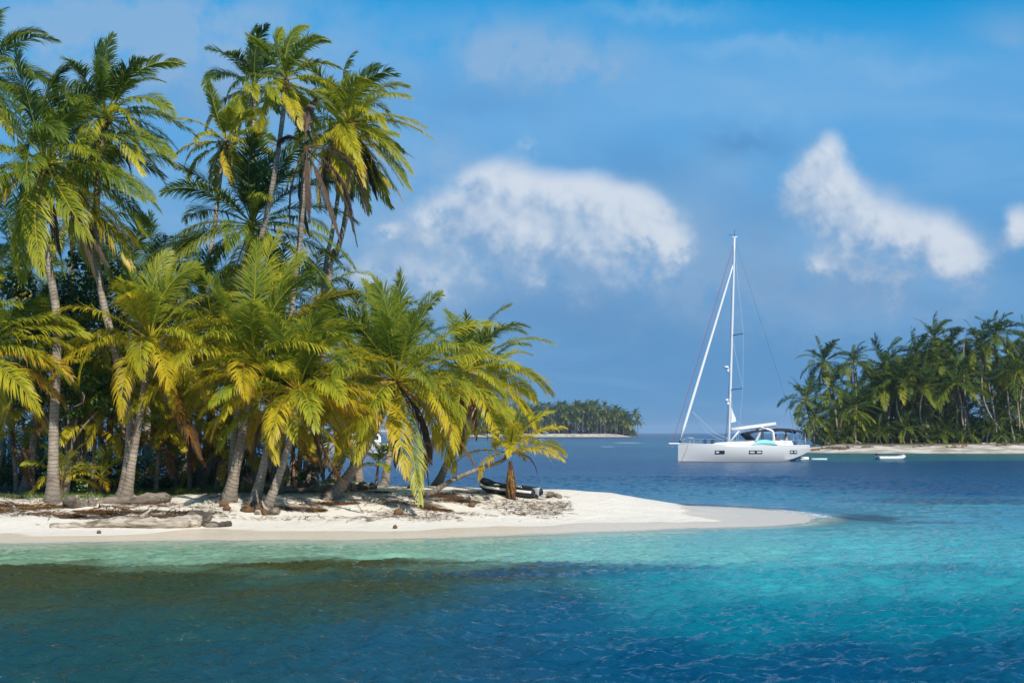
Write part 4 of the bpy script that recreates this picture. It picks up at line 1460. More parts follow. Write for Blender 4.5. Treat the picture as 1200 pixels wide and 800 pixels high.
ELOG = [(962, 268, 5, .4, .1, M_drift2), (975, 266, 6, .5, .0, M_drift2), (990, 268, 4, .3, -.1, M_drift), (1010, 267, 4, .3, .1, M_drift2), (1070, 265, 6, .35, .05, M_drift2), (1082, 267, 5, .3, 0, M_drift2), (1110, 263, 6, .55, .1, M_drift), (1116, 265, 5, .4, -.1, M_husk),
        (1168, 264, 5, .4, .05, M_drift2), (1184, 266, 6, .35, -.05, M_drift2), (1150, 268, 5, .3, 0, M_drift), (950, 266, 3, .4, 0, M_husk), (983, 264, 3, .35, .3, M_husk), (1035, 268, 4, .25, 0, M_drift2)]
for i, (px, Y, L, r, az, m) in enumerate(ELOG):
    east_log('weathered log in the line of driftwood on the right-hand beach', px, Y, L * .55, r * .55, az, m, 1300 + i)

# far island ----------------------------------------------------------------
FC = far_palm_protos(6, 10, .55, 20, 6.8, 1400, True)
rg = np.random.default_rng(99)
ftr = [trunk_mesh([(0, 0, -.5), (.4, 0, .35), (.3, 0, .7), (0, 0, 1)], .0001, rg, 0, 6, .1)[0] for _ in range(1)]
far_rest = []
for i in range(230):
    px = rg.uniform(545, 737)
    t = rg.random() * .35 if i < 112 else .35 + rg.random() * .65
    Y = 1178 + 70 * t
    X = (px - 600) / F * Y
    hmax = np.interp(px, [540, 620, 650, 705, 725, 740], [20, 21, 22, 24, 20, 15])
    h = hmax * (rg.uniform(.22, .7) if i % 2 == 0 else rg.uniform(.72, 1.06))
    rng = np.random.default_rng(1500 + i)
    lx = rng.normal(0, 1.0)
    if i >= 112:
        far_rest.append((X, Y, fz(X, Y), h, lx, rng.integers(6), rng.uniform(-.6, .6), rng.uniform(.8, 1.15)))
        continue
    root = thing('palm_tree', 'one of the small hazy palms packed along the front of the far island', 'palm tree', (X, Y, fz(X, Y)), 0, 'palms on the far island')
    me = MB().tube([(0, 0, -.5), (lx * .3, 0, h * .5), (lx, 0, h)], [.32, .24, .2], 6)
    link('trunk', mk('trunk', me.v, me.f, M_trunk, mesh_only=True, smooth=True), root)
    o = link('crown', FC[rng.integers(6)][0], root)
    o.location = (lx, 0, h)
    o.rotation_euler = (0, 0, rng.uniform(-.6, .6))
    s_ = rng.uniform(.8, 1.15)
    o.scale = (s_, s_, s_ * rng.uniform(.9, 1.1))
Vs, Qs, Ts, As, off = [], [], [], [], 0
for X, Y, z_, h, lx, k, rz, s_ in far_rest:
    me = FC[k][0]
    n_ = len(me.vertices)
    V = np.empty(n_ * 3, np.float32); me.vertices.foreach_get('co', V); V = V.reshape(-1, 3)
    A = np.empty(n_, np.float32); me.attributes['age'].data.foreach_get('value', A)
    tot = np.array([p.loop_total for p in me.polygons]); li = np.empty(len(me.loops), np.int32); me.loops.foreach_get('vertex_index', li)
    st = np.concatenate([[0], np.cumsum(tot)[:-1]])
    Qs.append(np.stack([li[st[tot == 4] + j] for j in range(4)], -1) + off)
    Ts.append(np.stack([li[st[tot == 3] + j] for j in range(3)], -1) + off)
    c_, s__ = math.cos(rz), math.sin(rz)
    Vs.append(np.stack([(V[:, 0] * c_ - V[:, 1] * s__) * s_ + X + lx, (V[:, 0] * s__ + V[:, 1] * c_) * s_ + Y, V[:, 2] * s_ + z_ + h], -1)); As.append(A)
    off += n_
    tb = MB().tube([(X, Y, z_ - .5), (X + lx * .3, Y, z_ + h * .5), (X + lx, Y, z_ + h)], [.32, .24, .2], 6, cap=False)
    Vs.append(np.array(tb.v)); Qs.append(np.array(tb.f) + off); As.append(np.full(len(tb.v), .95)); off += len(tb.v)
fw = mk('far_wood', np.concatenate(Vs), [np.concatenate(Qs), np.concatenate(Ts)], M_palm, attrs={'age': np.concatenate(As)})
struct(fw, 'stuff')
fw['label'] = 'the rest of the palm wood filling the far island behind its front trees'
for (px, h) in ((744, 19), (747, 13)):
    Y = 1182
    X = (px - 600) / F * Y
    root = thing('palm_tree', 'lone %s palm at the right tip of the far island' % ('taller' if h > 15 else 'shorter'), 'palm tree', (X, Y, fz(X, Y)), 0, 'palms on the far island')
    me = MB().tube([(0, 0, -.5), (.5, 0, h * .5), (0, 0, h)], [.3, .24, .2], 6)
    me.build('trunk', M_trunk, root, True)
    o = link('crown', FC[1 if h > 15 else 3][0], root)
    o.location = (0, 0, h)

# ------------------------------------------------------------------ boats
M_gel = simple('white_gelcoat', (0.53, 0.53, 0.52), 0.25, var=0.03)
M_gel2 = simple('deck_white', (0.78, 0.77, 0.75), 0.45, var=0.04)
M_alu = simple('mast_white', (0.72, 0.72, 0.72), 0.3, var=0.03)
M_sail = simple('sail_cloth', (0.74, 0.74, 0.72), 0.7, var=0.04)
M_glass = simple('dark_glass', (0.015, 0.02, 0.03), 0.08, var=0.2)
M_canvas = simple('dark_canvas', (0.028, 0.032, 0.045), 0.8, 0.2, var=0.2)
M_steel = simple('steel', (0.65, 0.66, 0.68), 0.3, metal=0.8, var=0.05)
M_rope = simple('dark_rope', (0.06, 0.06, 0.07), 0.8, 0.2)
M_wire = simple('pale_wire', (0.55, 0.58, 0.62), 0.5, 0.3)
M_red = simple('red_rope', (0.35, 0.05, 0.06), 0.7, 0.2)
M_aqua = simple('aqua_board', (0.24, 0.60, 0.58), 0.5, var=0.06)
M_grey = simple('grey_tube', (0.55, 0.55, 0.55), 0.6, 0.3, var=0.06)
M_black = simple('black_rubber', (0.018, 0.018, 0.02), 0.55, 0.4, var=0.3)
M_teak = simple('teak', (0.32, 0.21, 0.12), 0.7, 0.2, var=0.25, scale=8)
M_tan = simple('tan_skin', (0.33, 0.15, 0.085), 0.6, 0.3, var=0.12)
M_cloth = simple('pale_cloth', (0.62, 0.58, 0.52), 0.9, 0.1)
M_hair = simple('dark_hair', (0.025, 0.018, 0.014), 0.7, 0.2)
M_navy = simple('navy_cloth', (0.02, 0.05, 0.16), 0.8, 0.2)
M_pmesh = simple('clear_vinyl', (0.22, 0.30, 0.38), 0.15, var=0.1)

D = EYE * F / (540.5 - HZ)
HL = 17.0
yx = at(794.5, 540.5, D - 1.0)
yacht = thing('sailing_yacht', 'white sailing yacht with bare tall mast, furled sails and dark bimini at anchor', 'sailboat', (yx[0], yx[1], 0.0), R(13))


def hull_b(x):
    t = x / HL
    return 2.45 * min(1.0, (1 - (1 - min(1, t / .55)) ** 1.9)) * (1 - .06 * max(0, (t - .6) / .4)) + .03


def sheer(x):
    t = x / HL
    return 2.28 - .55 * t + .32 * t * t * .9


secs = []
for x_ in np.linspace(0, HL, 24):
    b = hull_b(x_); zs = sheer(x_); t = x_ / HL
    zb = -.55 + 1.65 * max(0, (t - .80) / .20) ** 1.6
    wl = .70 + .18 * t
    prof = [(0.0, zb), (b * wl * .7, zb + .05), (b * (wl + .08), zb + .35 * (zs - zb) * .8), (b * .985, zb + .62 * (zs - zb)), (b, zs - .10), (b * .97, zs)]
    ring = [(x_, -p, q) for p, q in prof[::-1]] + [(x_, p, q) for p, q in prof[1:]]
    secs.append(ring)
hm = MB().loft(secs, closed=True)
hull = hm.build('hull', M_gel, yacht, True)
em = hull.modifiers.new('edges', 'EDGE_SPLIT'); em.split_angle = R(40)
# dark boot stripe at the waterline and bow seam
bs = MB()
for sgn in (-1, 1):
    pts = []
    for x_ in np.linspace(.05, HL * .84, 20):
        b = hull_b(x_); t = x_ / HL
        pts.append((x_, sgn * (b * (.70 + .18 * t + .05) + .012), .06))
    bs.tube(pts, .045, 4)
bs.build('boot_stripe', simple('grey_stripe', (.30, .30, .31), .4), hull)
lm = MB().tube([(1.15, -hull_b(1.15) * .98 - .01, sheer(1.1) - .12), (.75, -hull_b(.75) * .95 - .015, 1.0), (.42, -hull_b(.42) * .85 - .03, .12)], .022, 5)
lm.build('anchor_chain', M_rope, yacht)
# deck
dm = MB()
secs = []
for x_ in np.linspace(.1, HL - .05, 20):
    b = hull_b(x_) * .955; zs = sheer(x_) + .004
    secs.append([(x_, -b, zs), (x_, -b * .5, zs + .05), (x_, 0, zs + .07), (x_, b * .5, zs + .05), (x_, b, zs)])
dm.loft(secs, closed=False, cap=False)
dm.build('deck', M_gel2, yacht, True)
rail = MB()
for sgn in (-1, 1):
    rail.tube([(x_, sgn * hull_b(x_) * .975, sheer(x_) + .04) for x_ in np.linspace(.1, HL - .1, 24)], .05, 5)
rail.build('toe_rail', M_gel2, yacht, True)
MB().box((-.45, 0, sheer(0) + .02), (1.7, .34, .14), taper=.9).build('bowsprit', M_gel2, yacht, bevel=.03)
anc = MB().tube([(-1.1, 0, sheer(0) - .06), (-.9, 0, sheer(0) - .35), (-.6, 0, sheer(0) - .42)], [.05, .07, .04], 6)
anc.build('anchor', M_steel, yacht)
# coachroof
cs = []
for x_, hw, h in [(4.2, .5, .05), (5.0, 1.0, .18), (6.5, 1.4, .36), (8.5, 1.6, .46), (10.0, 1.62, .56), (10.9, 1.6, .6), (11.0, 1.55, .25)]:
    zs = sheer(x_) + .02
    cs.append([(x_, -hw, zs), (x_, -hw * .88, zs + h), (x_, hw * .88, zs + h), (x_, hw, zs)])
MB().loft(cs).build('coachroof', M_gel2, yacht, bevel=.03)
# cockpit coamings and seats
ck = MB()
for sgn in (-1, 1):
    ck.box((12.6, sgn * 1.75, sheer(12) + .30), (4.6, .5, .6), taper=.9)
ck.build('cockpit_coaming', M_gel2, yacht, bevel=.05)
for dxx in (0, 1):
    MB().box((13.6 + dxx * .9, -1.0 + dxx * 2.0, sheer(13) + .35), (.5, .5, .7), taper=.8).build('helm_pedestal', M_gel2, yacht, bevel=.03)
for sgn in (-1, 1):
    a = np.linspace(0, 2 * PI, 17)
    MB().tube([(13.35, sgn * 1.0 + .42 * math.cos(k), sheer(13) + .85 + .42 * math.sin(k)) for k in a], .025, 5, cap=False).build('steering_wheel', M_steel, yacht)
# hull windows
for x0, x1 in ((4.3, 5.5), (8.6, 10.4), (14.2, 15.2)):
    wm = MB(); gm = MB()
    xm = (x0 + x1) / 2
    yb = hull_b(xm)
    for sgn in (-1, 1):
        pt = []
        for k, (xx, zz) in enumerate([(x0, 1.0), (x1, 1.0), (x1, 1.42), (x0, 1.42)]):
            pt.append((xx, sgn * (hull_b(xx) * .985 + .035), zz))
        p2 = [(p[0], p[1] - sgn * .12, p[2]) for p in pt]
        wm.add(pt + p2, [(0, 1, 2, 3), (4, 7, 6, 5), (0, 4, 5, 1), (1, 5, 6, 2), (2, 6, 7, 3), (3, 7, 4, 0)])
        cx_, cz_ = (x0 + x1) / 2, 1.21
        for half_ in (-1, 1):
            q = [(cx_ + half_ * (x1 - x0) * .26 + a_ * (x1 - x0) * .17, sgn * (hull_b(cx_) * .985 + .045), cz_ + c_ * .09) for a_, c_ in ((-1, -1), (1, -1), (1, 1), (-1, 1))]
            q2 = [(p[0], p[1] - sgn * .05, p[2]) for p in q]
            gm.add(q + q2, [(0, 1, 2, 3), (4, 7, 6, 5), (0, 4, 5, 1), (1, 5, 6, 2), (2, 6, 7, 3), (3, 7, 4, 0)])
    wo_ = wm.build('hull_window', M_glass, yacht)
    gm.build('blind', M_grey, wo_)
# mast and standing rigging
MX = 6.85
mz0, mz1 = sheer(MX) + .3, 28.6
def mast_at(zz):
    return np.array([MX + (zz - mz0) / (mz1 - mz0) * .78, 0, zz])
mm = MB().tube([mast_at(k) for k in np.linspace(mz0 - .25, mz1, 14)], [.24] * 10 + [.22, .2, .18, .16], 12, sq=.7)
mast = mm.build('mast', M_alu, yacht, True)
MB().box(mast_at(mz1 + .1), (.7, .25, .12)).build('masthead', M_alu, mast)
MB().tube([mast_at(mz1), mast_at(mz1) + np.array([.02, 0, 1.0])], .03, 5).build('antenna', M_rope, mast)
MB().tube([mast_at(mz1) + np.array([-.8, 0, .35]), mast_at(mz1) + np.array([.1, 0, .3])], .03, 5).build('wind_vane', M_rope, mast)
sp = {}
for zz, hw in ((9.15, 3.0), (16.1, 2.6)):
    c = mast_at(zz)
    for sgn in (-1, 1):
        tip = c + np.array([.75, sgn * hw * .8, .12])
        MB().tube([c, tip], [.06, .04], 6).build('spreader', M_canvas, mast)
        sp[(zz, sgn)] = tip
for sgn in (-1, 1):
    ch = (MX + .35, sgn * hull_b(MX) * .94, sheer(MX))
    sw = MB()
    for a_, b_ in ((ch, sp[(9.15, sgn)]), (sp[(9.15, sgn)], sp[(16.1, sgn)]), (sp[(16.1, sgn)], mast_at(27.6)), (ch, mast_at(9.0)), (sp[(9.15, sgn)], mast_at(16.0))):
        sw.tube([a_, b_], .016, 4)
    sw.build('shroud', M_wire if sgn < 0 else M_rope, yacht)
MB().tube([mast_at(28.4), (15.2, 0, 6.5), (HL - .3, -1.0, sheer(HL))], .011, 4).build('backstay', M_rope, yacht)
MB().tube([(15.2, 0, 6.5), (HL - .3, 1.0, sheer(HL))], .016, 4).build('backstay', M_rope, yacht)
# furled headsail and the second stay with red rope
a_, b_ = np.array((.25, 0, sheer(0) + .35)), mast_at(25.4)
jb = [a_ + (b_ - a_) * t for t in np.linspace(0, 1, 14)]
MB().tube(jb, [.08] + [.19] * 3 + list(np.linspace(.19, .14, 8)) + [.11, .06], 9).build('furled_jib', M_sail, yacht, True)
MB().tube([(.25, 0, sheer(0) + .1), a_], .13, 8).build('furling_drum', M_canvas, yacht)
a_, b_ = np.array((-.75, 0, sheer(0) + .1)), mast_at(28.0)
MB().tube([a_, b_], .03, 5).build('forestay', M_red, yacht)
sh = MB()
for sgn in (-1, 1):
    sh.tube([(1.9, 0, 6.4), (4.5, sgn * 1.2, 3.6), (7.4, sgn * 1.7, sheer(7) + .3)], .022, 4)
sh.build('jib_sheet', M_wire, yacht)
# boom, vang, sail corner
bz0 = 4.05
MB().tube([(MX + .35, 0, bz0), (MX + 2.4, 0, bz0 + .22), (MX + 6.4, 0, bz0 + .72)], [.24, .28, .27], 10, sq=1.0).build('boom', M_alu, yacht, True)
MB().tube([(MX + .25, 0, sheer(MX) + .5), (MX + 1.55, 0, bz0)], .11, 8).build('boom_vang', M_alu, yacht, True)
c = mast_at(6.9)
MB().add([(c[0] + .2, -.02, 6.9), (c[0] + .2, -.02, 4.95), (c[0] + .85, -.05, 5.1), (c[0] + .8, -.05, 5.5), (c[0] + .2, .02, 6.9), (c[0] + .2, .02, 4.95), (c[0] + .85, -.01, 5.1), (c[0] + .8, -.01, 5.5)],
         [(0, 1, 2, 3), (7, 6, 5, 4), (0, 4, 5, 1), (1, 5, 6, 2), (2, 6, 7, 3), (3, 7, 4, 0)]).build('mainsail_clew', M_sail, yacht)
MB().tube([(c[0] + .8, 0, 5.2), (MX + 2.4, -.2, bz0 + .2), (MX + 2.9, -.9, sheer(9) + .5)], .02, 4).build('outhaul', M_wire, yacht)
for zz, s_ in ((11.8, 1.0), (7.6, .7)):
    c = mast_at(zz)
    q = MB().tube([c + np.array([-.15, 0, 0]), c + np.array([-.62 * s_, 0, 0])], .05, 5)
    q.ball(c + np.array([-.62 * s_, -.05, .22]), (.34 * s_, .34 * s_, .2), 10, 6)
    q.box(c + np.array([-.4 * s_, 0, -.25]), (.2, .2, .35))
    q.build('radar', M_alu, mast, True)
# dodger, arch and bimini
ds = MB()
for sgn in (-1, 1):
    pass
top_pts = []
for x_, zz, hw in ((9.0, 3.62, 1.55), (9.6, 3.80, 1.6), (10.8, 3.98, 1.65), (12.0, 4.02, 1.7)):
    top_pts.append([(x_, -hw, zz - .14), (x_, -hw * .6, zz), (x_, 0, zz + .05), (x_, hw * .6, zz), (x_, hw, zz - .14), (x_, hw * .98, zz - .19), (x_, hw * .6, zz - .05), (x_, 0, zz), (x_, -hw * .6, zz - .05), (x_, -hw * .98, zz - .19)])
MB().loft(top_pts).build('sprayhood', M_canvas, yacht, True)
fr = MB()
for sgn in (-1, 1):
    fr.add([(9.75, sgn * 1.62, 2.6), (10.15, sgn * 1.62, 2.6), (10.6, sgn * 1.66, 3.74), (10.35, sgn * 1.66, 3.74), (9.75, sgn * 1.56, 2.6), (10.15, sgn * 1.56, 2.6), (10.6, sgn * 1.60, 3.74), (10.35, sgn * 1.60, 3.74)],
           [(0, 1, 2, 3), (7, 6, 5, 4), (0, 4, 5, 1), (1, 5, 6, 2), (2, 6, 7, 3), (3, 7, 4, 0)])
fr.build('windscreen_post', M_grey, yacht)
fl = MB().add([(9.0, -1.5, 3.45), (9.95, -1.55, 2.62), (9.95, 1.55, 2.62), (9.0, 1.5, 3.45), (9.0, -1.5, 3.55), (10.05, -1.55, 2.66), (10.05, 1.55, 2.66), (9.1, 1.5, 3.6)], [(0, 1, 2, 3), (7, 6, 5, 4), (0, 4, 5, 1), (1, 5, 6, 2), (2, 6, 7, 3), (3, 7, 4, 0)])
fl.build('sprayhood_flap', M_canvas, yacht)
arch = []
for sgn in (-1, 1):
    am = MB().tube(catmull([(12.25, sgn * 1.78, sheer(12) + .3), (12.2, sgn * 1.76, 3.2), (12.05, sgn * 1.66, 3.85), (11.3, sgn * 1.4, 4.16)], 5), .25, 8, sq=.7)
    am.build('arch', M_gel2, yacht, True)
MB().tube([(11.3, -1.4, 4.16), (11.3, 0, 4.28), (11.3, 1.4, 4.16)], .16, 8, sq=.7).build('arch', M_gel2, yacht, True)
tp_ = []
for x_, zz, hw in ((12.1, 4.05, 1.75), (13.4, 4.2, 1.85), (15.0, 4.16, 1.85), (16.3, 3.92, 1.75), (16.7, 3.78, 1.7)):
    tp_.append([(x_, -hw, zz - .28), (x_, -hw * .8, zz - .04), (x_, 0, zz + .05), (x_, hw * .8, zz - .04), (x_, hw, zz - .28), (x_, hw * .97, zz - .31), (x_, hw * .78, zz - .1), (x_, 0, zz - .01), (x_, -hw * .78, zz - .1), (x_, -hw * .97, zz - .31)])
MB().loft(tp_).build('bimini', M_canvas, yacht, True)
bf = MB()
for sgn in (-1, 1):
    bf.tube([(16.3, sgn * 1.7, 3.7), (15.6, sgn * 1.95, sheer(15) + .1)], .03, 5)
    bf.tube([(14.6, sgn * 1.8, 3.95), (16.2, sgn * 1.95, sheer(16) + .1)], .03, 5)
    bf.tube([(16.6, sgn * 1.68, 3.6), (16.55, sgn * 2.0, sheer(16) + .1)], .03, 5)
bf.build('bimini_frame', M_steel, yacht)
# lifelines and pulpit
for sgn in (-1, 1):
    st = MB()
    for x_ in np.linspace(1.8, 15.4, 9):
        st.tube([(x_, sgn * hull_b(x_) * .94, sheer(x_)), (x_, sgn * hull_b(x_) * .94, sheer(x_) + .68)], .02, 5)
    st.build('stanchions', M_steel, yacht)
    lf_ = MB()
    for hh in (.66, .36):
        lf_.tube([(x_, sgn * hull_b(x_) * .94, sheer(x_) + hh) for x_ in np.linspace(1.2, 16.2, 14)], .012, 4)
    lf_.build('lifeline', M_wire, yacht)
pp = MB().tube(catmull([(1.9, -.7, sheer(1)), (1.8, -.66, sheer(1) + .72), (.7, -.3, sheer(0) + .75), (.7, .3, sheer(0) + .75), (1.8, .66, sheer(1) + .72), (1.9, .7, sheer(1))], 5), .03, 6)
pp.tube([(.8, -.33, sheer(0) + .75), (.7, -.2, sheer(0))], .025, 5).tube([(.8, .33, sheer(0) + .75), (.7, .2, sheer(0))], .025, 5)
pp.build('pulpit', M_steel, yacht, True)
for x_ in (4.9, 6.1, 9.2):
    pass
MB().box((16.75, 0, .42), (.9, 2.6, .12)).build('swim_platform', M_gel2, yacht, bevel=.03)
MB().box((HL - .4, -1.7, 2.75), (.12, .34, .5), taper=.8).build('danbuoy', M_gel2, yacht, bevel=.03)


def mast_world(p):
    mtx = Matrix.Translation(yacht.location) @ Matrix.Rotation(R(13), 4, 'Z')
    return mtx @ Vector(p)


def deck_bag(lb, p, s, m, name='deck_bag', cat='bag'):
    mb = MB().ball((0, 0, s[2] * .5), (s[0] * .5, s[1] * .5, s[2] * .55), 10, 6)
    o = mb.build(name, m, None, True)
    o.location = mast_world(p)
    o.rotation_euler = (0, 0, R(13))
    tag(o, lb, cat)


deck_bag('left of the two dark bags standing on the yacht’s foredeck', (3.55, -.3, sheer(3.5) + .04), (.55, .5, .62), M_navy)
deck_bag('right of the two dark bags standing on the yacht’s foredeck', (4.55, -.3, sheer(4.5) + .04), (.55, .5, .58), M_canvas)
deck_bag('blue cushion lying on the yacht’s aft cockpit seat', (15.2, -1.5, sheer(15) + .05), (.8, .5, .5), M_navy, 'cushion', 'cushion')
# aqua board lashed on the side deck
bd = MB()
ss_ = []
for t in np.linspace(0, 1, 15):
    hw = .74 * max(.08, (1 - abs(2 * t - 1) ** 2.4))
    ss_.append([(t * 3.5, -.05, hw), (t * 3.5, -.11, hw * .5), (t * 3.5, -.05, 0), (t * 3.5, .05, 0), (t * 3.5, .11, hw * .5), (t * 3.5, .05, hw)])
bd.loft(ss_)
o = bd.build('paddleboard', M_aqua, None, True)
o.location = mast_world((9.0, -hull_b(10) * .94 - .05, sheer(10) + .0))
o.rotation_euler = (R(-8), 0, R(13))
tag(o, 'aqua paddleboard lashed on edge along the yacht’s side deck', 'paddleboard')


def person(label, p, rz, pose, parent=None):
    root = thing('person', label, 'person', mast_world(p), R(13) + rz)
    if pose == 'stand':
        J = {'pel': (0, 0, .92), 'ch': (0.02, 0, 1.22), 'sh': (.03, 0, 1.40), 'nk': (.04, 0, 1.50), 'hd': (.06, 0, 1.60), 'hd2': (.07, 0, 1.70),
             'ls': (.03, .19, 1.38), 'le': (.06, .27, 1.10), 'lw': (.26, .24, .98), 'lh': (.34, .22, .97), 'rs': (.03, -.19, 1.38), 're': (.05, -.28, 1.10), 'rw': (.25, -.26, 1.0), 'rh': (.33, -.24, 1.0),
             'lp': (0, .10, .86), 'lk': (.03, .11, .48), 'la': (-.01, .11, .08), 'lt': (.14, .12, .03), 'rp': (0, -.10, .86), 'rk': (.05, -.11, .48), 'ra': (0, -.11, .08), 'rt': (.15, -.12, .03)}
    else:
        J = {'pel': (0, 0, .50), 'ch': (-.04, 0, .80), 'sh': (-.03, 0, .99), 'nk': (-.01, 0, 1.09), 'hd': (.02, 0, 1.19), 'hd2': (.03, 0, 1.29),
             'ls': (-.03, .19, .97), 'le': (.02, .26, .70), 'lw': (.24, .2, .60), 'lh': (.32, .18, .60), 'rs': (-.03, -.19, .97), 're': (.03, -.26, .70), 'rw': (.24, -.2, .62), 'rh': (.32, -.18, .62),
             'lp': (.06, .1, .48), 'lk': (.46, .12, .48), 'la': (.46, .12, .08), 'lt': (.60, .12, .04), 'rp': (.06, -.1, .48), 'rk': (.46, -.12, .48), 'ra': (.46, -.12, .08), 'rt': (.60, -.12, .04)}
    rad = {'pel': .145, 'ch': .15, 'sh': .13, 'nk': .06, 'hd': .095, 'hd2': .085, 'ls': .07, 'le': .048, 'lw': .034, 'lh': .03, 'rs': .07, 're': .048, 'rw': .034, 'rh': .03,
           'lp': .10, 'lk': .065, 'la': .045, 'lt': .035, 'rp': .10, 'rk': .065, 'ra': .045, 'rt': .035}
    E = [('pel', 'ch'), ('ch', 'sh'), ('sh', 'nk'), ('nk', 'hd'), ('hd', 'hd2'), ('sh', 'ls'), ('ls', 'le'), ('le', 'lw'), ('lw', 'lh'), ('sh', 'rs'), ('rs', 're'), ('re', 'rw'), ('rw', 'rh'),
         ('pel', 'lp'), ('lp', 'lk'), ('lk', 'la'), ('la', 'lt'), ('pel', 'rp'), ('rp', 'rk'), ('rk', 'ra'), ('ra', 'rt')]
    ks = list(J)
    def skin(name, keys, edges, scale_r, m):
        me = bpy.data.meshes.new(name)
        me.from_pydata([J[k] for k in keys], [(keys.index(a), keys.index(b)) for a, b in edges], [])
        me.materials.append(m)
        o = link(name, me, root)
        sm = o.modifiers.new('skin', 'SKIN')
        for i, k in enumerate(keys):
            v = me.skin_vertices[0].data[i]
            v.radius = (rad[k] * scale_r, rad[k] * scale_r)
        me.skin_vertices[0].data[0].use_root = True
        sb = o.modifiers.new('sub', 'SUBSURF')
        sb.levels = sb.render_levels = 2
        return o
    skin('body', ks, E, 1.0, M_tan)
    skin('shorts', ['pel', 'lp', 'lk', 'rp', 'rk'], [('pel', 'lp'), ('lp', 'lk'), ('pel', 'rp'), ('rp', 'rk')], 1.25, M_cloth)
    MB().ball(np.array(J['hd2']) + np.array([-.02, 0, .015]), (.105, .095, .10), 10, 7).build('hair', M_hair, root, True)
    return root


person('suntanned shirtless person in pale shorts standing at the yacht’s helm under the bimini', (14.35, -.9, sheer(14) + .0), PI, 'stand')
person('person sitting in the yacht’s cockpit just behind the white arch', (12.9, -.9, sheer(13) + .05), 0.4, 'sit')

# swim float and board behind the yacht
def float_board(label, px, py, L, W, m, rz):
    Y = EYE * F / (py - HZ)
    p = at(px, py, Y)
    ss_ = []
    for t in np.linspace(0, 1, 11):
        hw = W * .5 * max(.15, 1 - abs(2 * t - 1) ** 3)
        ss_.append([((t - .5) * L, -hw, .06), ((t - .5) * L, -hw * .9, .16), ((t - .5) * L, hw * .9, .16), ((t - .5) * L, hw, .06), ((t - .5) * L, hw * .8, -.03), ((t - .5) * L, -hw * .8, -.03)])
    o = MB().loft(ss_).build('paddleboard', m, None, True)
    o.location = (p[0], Y, 0.02)
    o.rotation_euler = (0, 0, rz)
    tag(o, label, 'paddleboard')


float_board('white and pale aqua board floating free behind the yacht’s stern', 960, 538.4, 2.2, .7, simple('pale_board', (.70, .80, .80), .4), .1)
Yd = EYE * F / (538.6 - HZ)
fd = thing('swim_float', 'small white float moored against the yacht’s stern', 'float', (at(942, 538, Yd)[0], Yd, 0), .1)
MB().box((0, 0, .22), (1.2, 1.1, .36), taper=.9).build('pad', M_gel2, fd, bevel=.08)
MB().box((.62, 0, .10), (.12, 1.0, .3)).build('fender', M_black, fd, bevel=.04)


def inflatable(label, loc, rz, L, W, r, m_tube, m_band, m_hull, tilt=0.0, motor=True, roll=0.0):
    """open inflatable dinghy: bow at +x"""
    root = thing('inflatable_dinghy', label, 'dinghy', loc, rz)
    root.rotation_euler = (roll, tilt, rz)
    hw = W / 2 - r
    path = [(-L / 2, hw, r * 1.1), (-L / 2 + .3, hw, r * 1.1), (0, hw, r * 1.1), (L * .25, hw * .92, r * 1.15)]
    for k in range(1, 8):
        a = PI / 2 - k * PI / 8
        path.append((L * .25 + (L * .25 - r) * math.cos(a), hw * .92 * math.sin(a), r * 1.15 + r * .9 * math.cos(a) ** 2))
    path += [(L * .25, -hw * .92, r * 1.15), (0, -hw, r * 1.1), (-L / 2 + .3, -hw, r * 1.1), (-L / 2, -hw, r * 1.1)]
    c = catmull(path, 4)
    n = len(c)
    rr = np.full(n, r); rr[0] = rr[-1] = r * .35; rr[1] = rr[-2] = r * .65; rr[2] = rr[-3] = r * .85
    MB().tube(c, rr, 12).build('tube', m_tube, root, True)
    out = []
    ctr = np.array([-.2, 0, 0])
    for i in range(2, n - 2):
        t = c[min(i + 1, n - 1)] - c[max(i - 1, 0)]
        nv = np.array([t[1], -t[0], 0.0]); nv /= np.linalg.norm(nv) + 1e-9
        if np.dot(nv[:2], c[i][:2] - ctr[:2]) < 0:
            nv = -nv
        out.append(c[i] + nv * r * .92 + np.array([0, 0, r * .12]))
    MB().tube(out, r * .30, 6, sq=1.0).build('rubbing_strake', m_band, root, True)
    hs_ = []
    for x_ in np.linspace(-L / 2 + .12, L / 2 - r * 1.2, 8):
        t = max(0, (x_ / (L / 2)))
        b = hw * (1 - .9 * t ** 2.2)
        hs_.append([(x_, -b, r * .8), (x_, 0, r * .02 + r * .9 * t ** 2), (x_, b, r * .8), (x_, 0, r * 1.0)])
    MB().loft(hs_).build('hull', m_hull, root)
    MB().box((-L / 2 + .14, 0, r * 1.2), (.06, hw * 1.9, r * 1.7)).build('transom', m_hull, root)
    MB().box((-.25, 0, r * 1.9), (.28, hw * 2.1, .06)).build('seat', m_band, root)
    if motor:
        mt = MB().box((-L / 2 - .02, 0, r * 1.5 + .42), (.34, .26, .34), taper=.75).box((-L / 2 - .04, 0, r * 1.0 + .0), (.12, .10, .6))
        mt.tube([(-L / 2 + .1, 0, r * 1.5 + .4), (-L / 2 + .55, .1, r * 1.5 + .46)], .03, 6)
        mt.build('outboard_motor', M_black, root, bevel=.03)
    for k in (-.25, .12):
        for sgn in (-1, 1):
            MB().tube(catmull([(L * k - .12, sgn * (hw + .1), r * 2.0), (L * k, sgn * (hw + .12), r * 2.14), (L * k + .12, sgn * (hw + .1), r * 2.0)], 4), .02, 5).build('grab_handle', m_band if m_band is not m_tube else M_black, root)
    return root


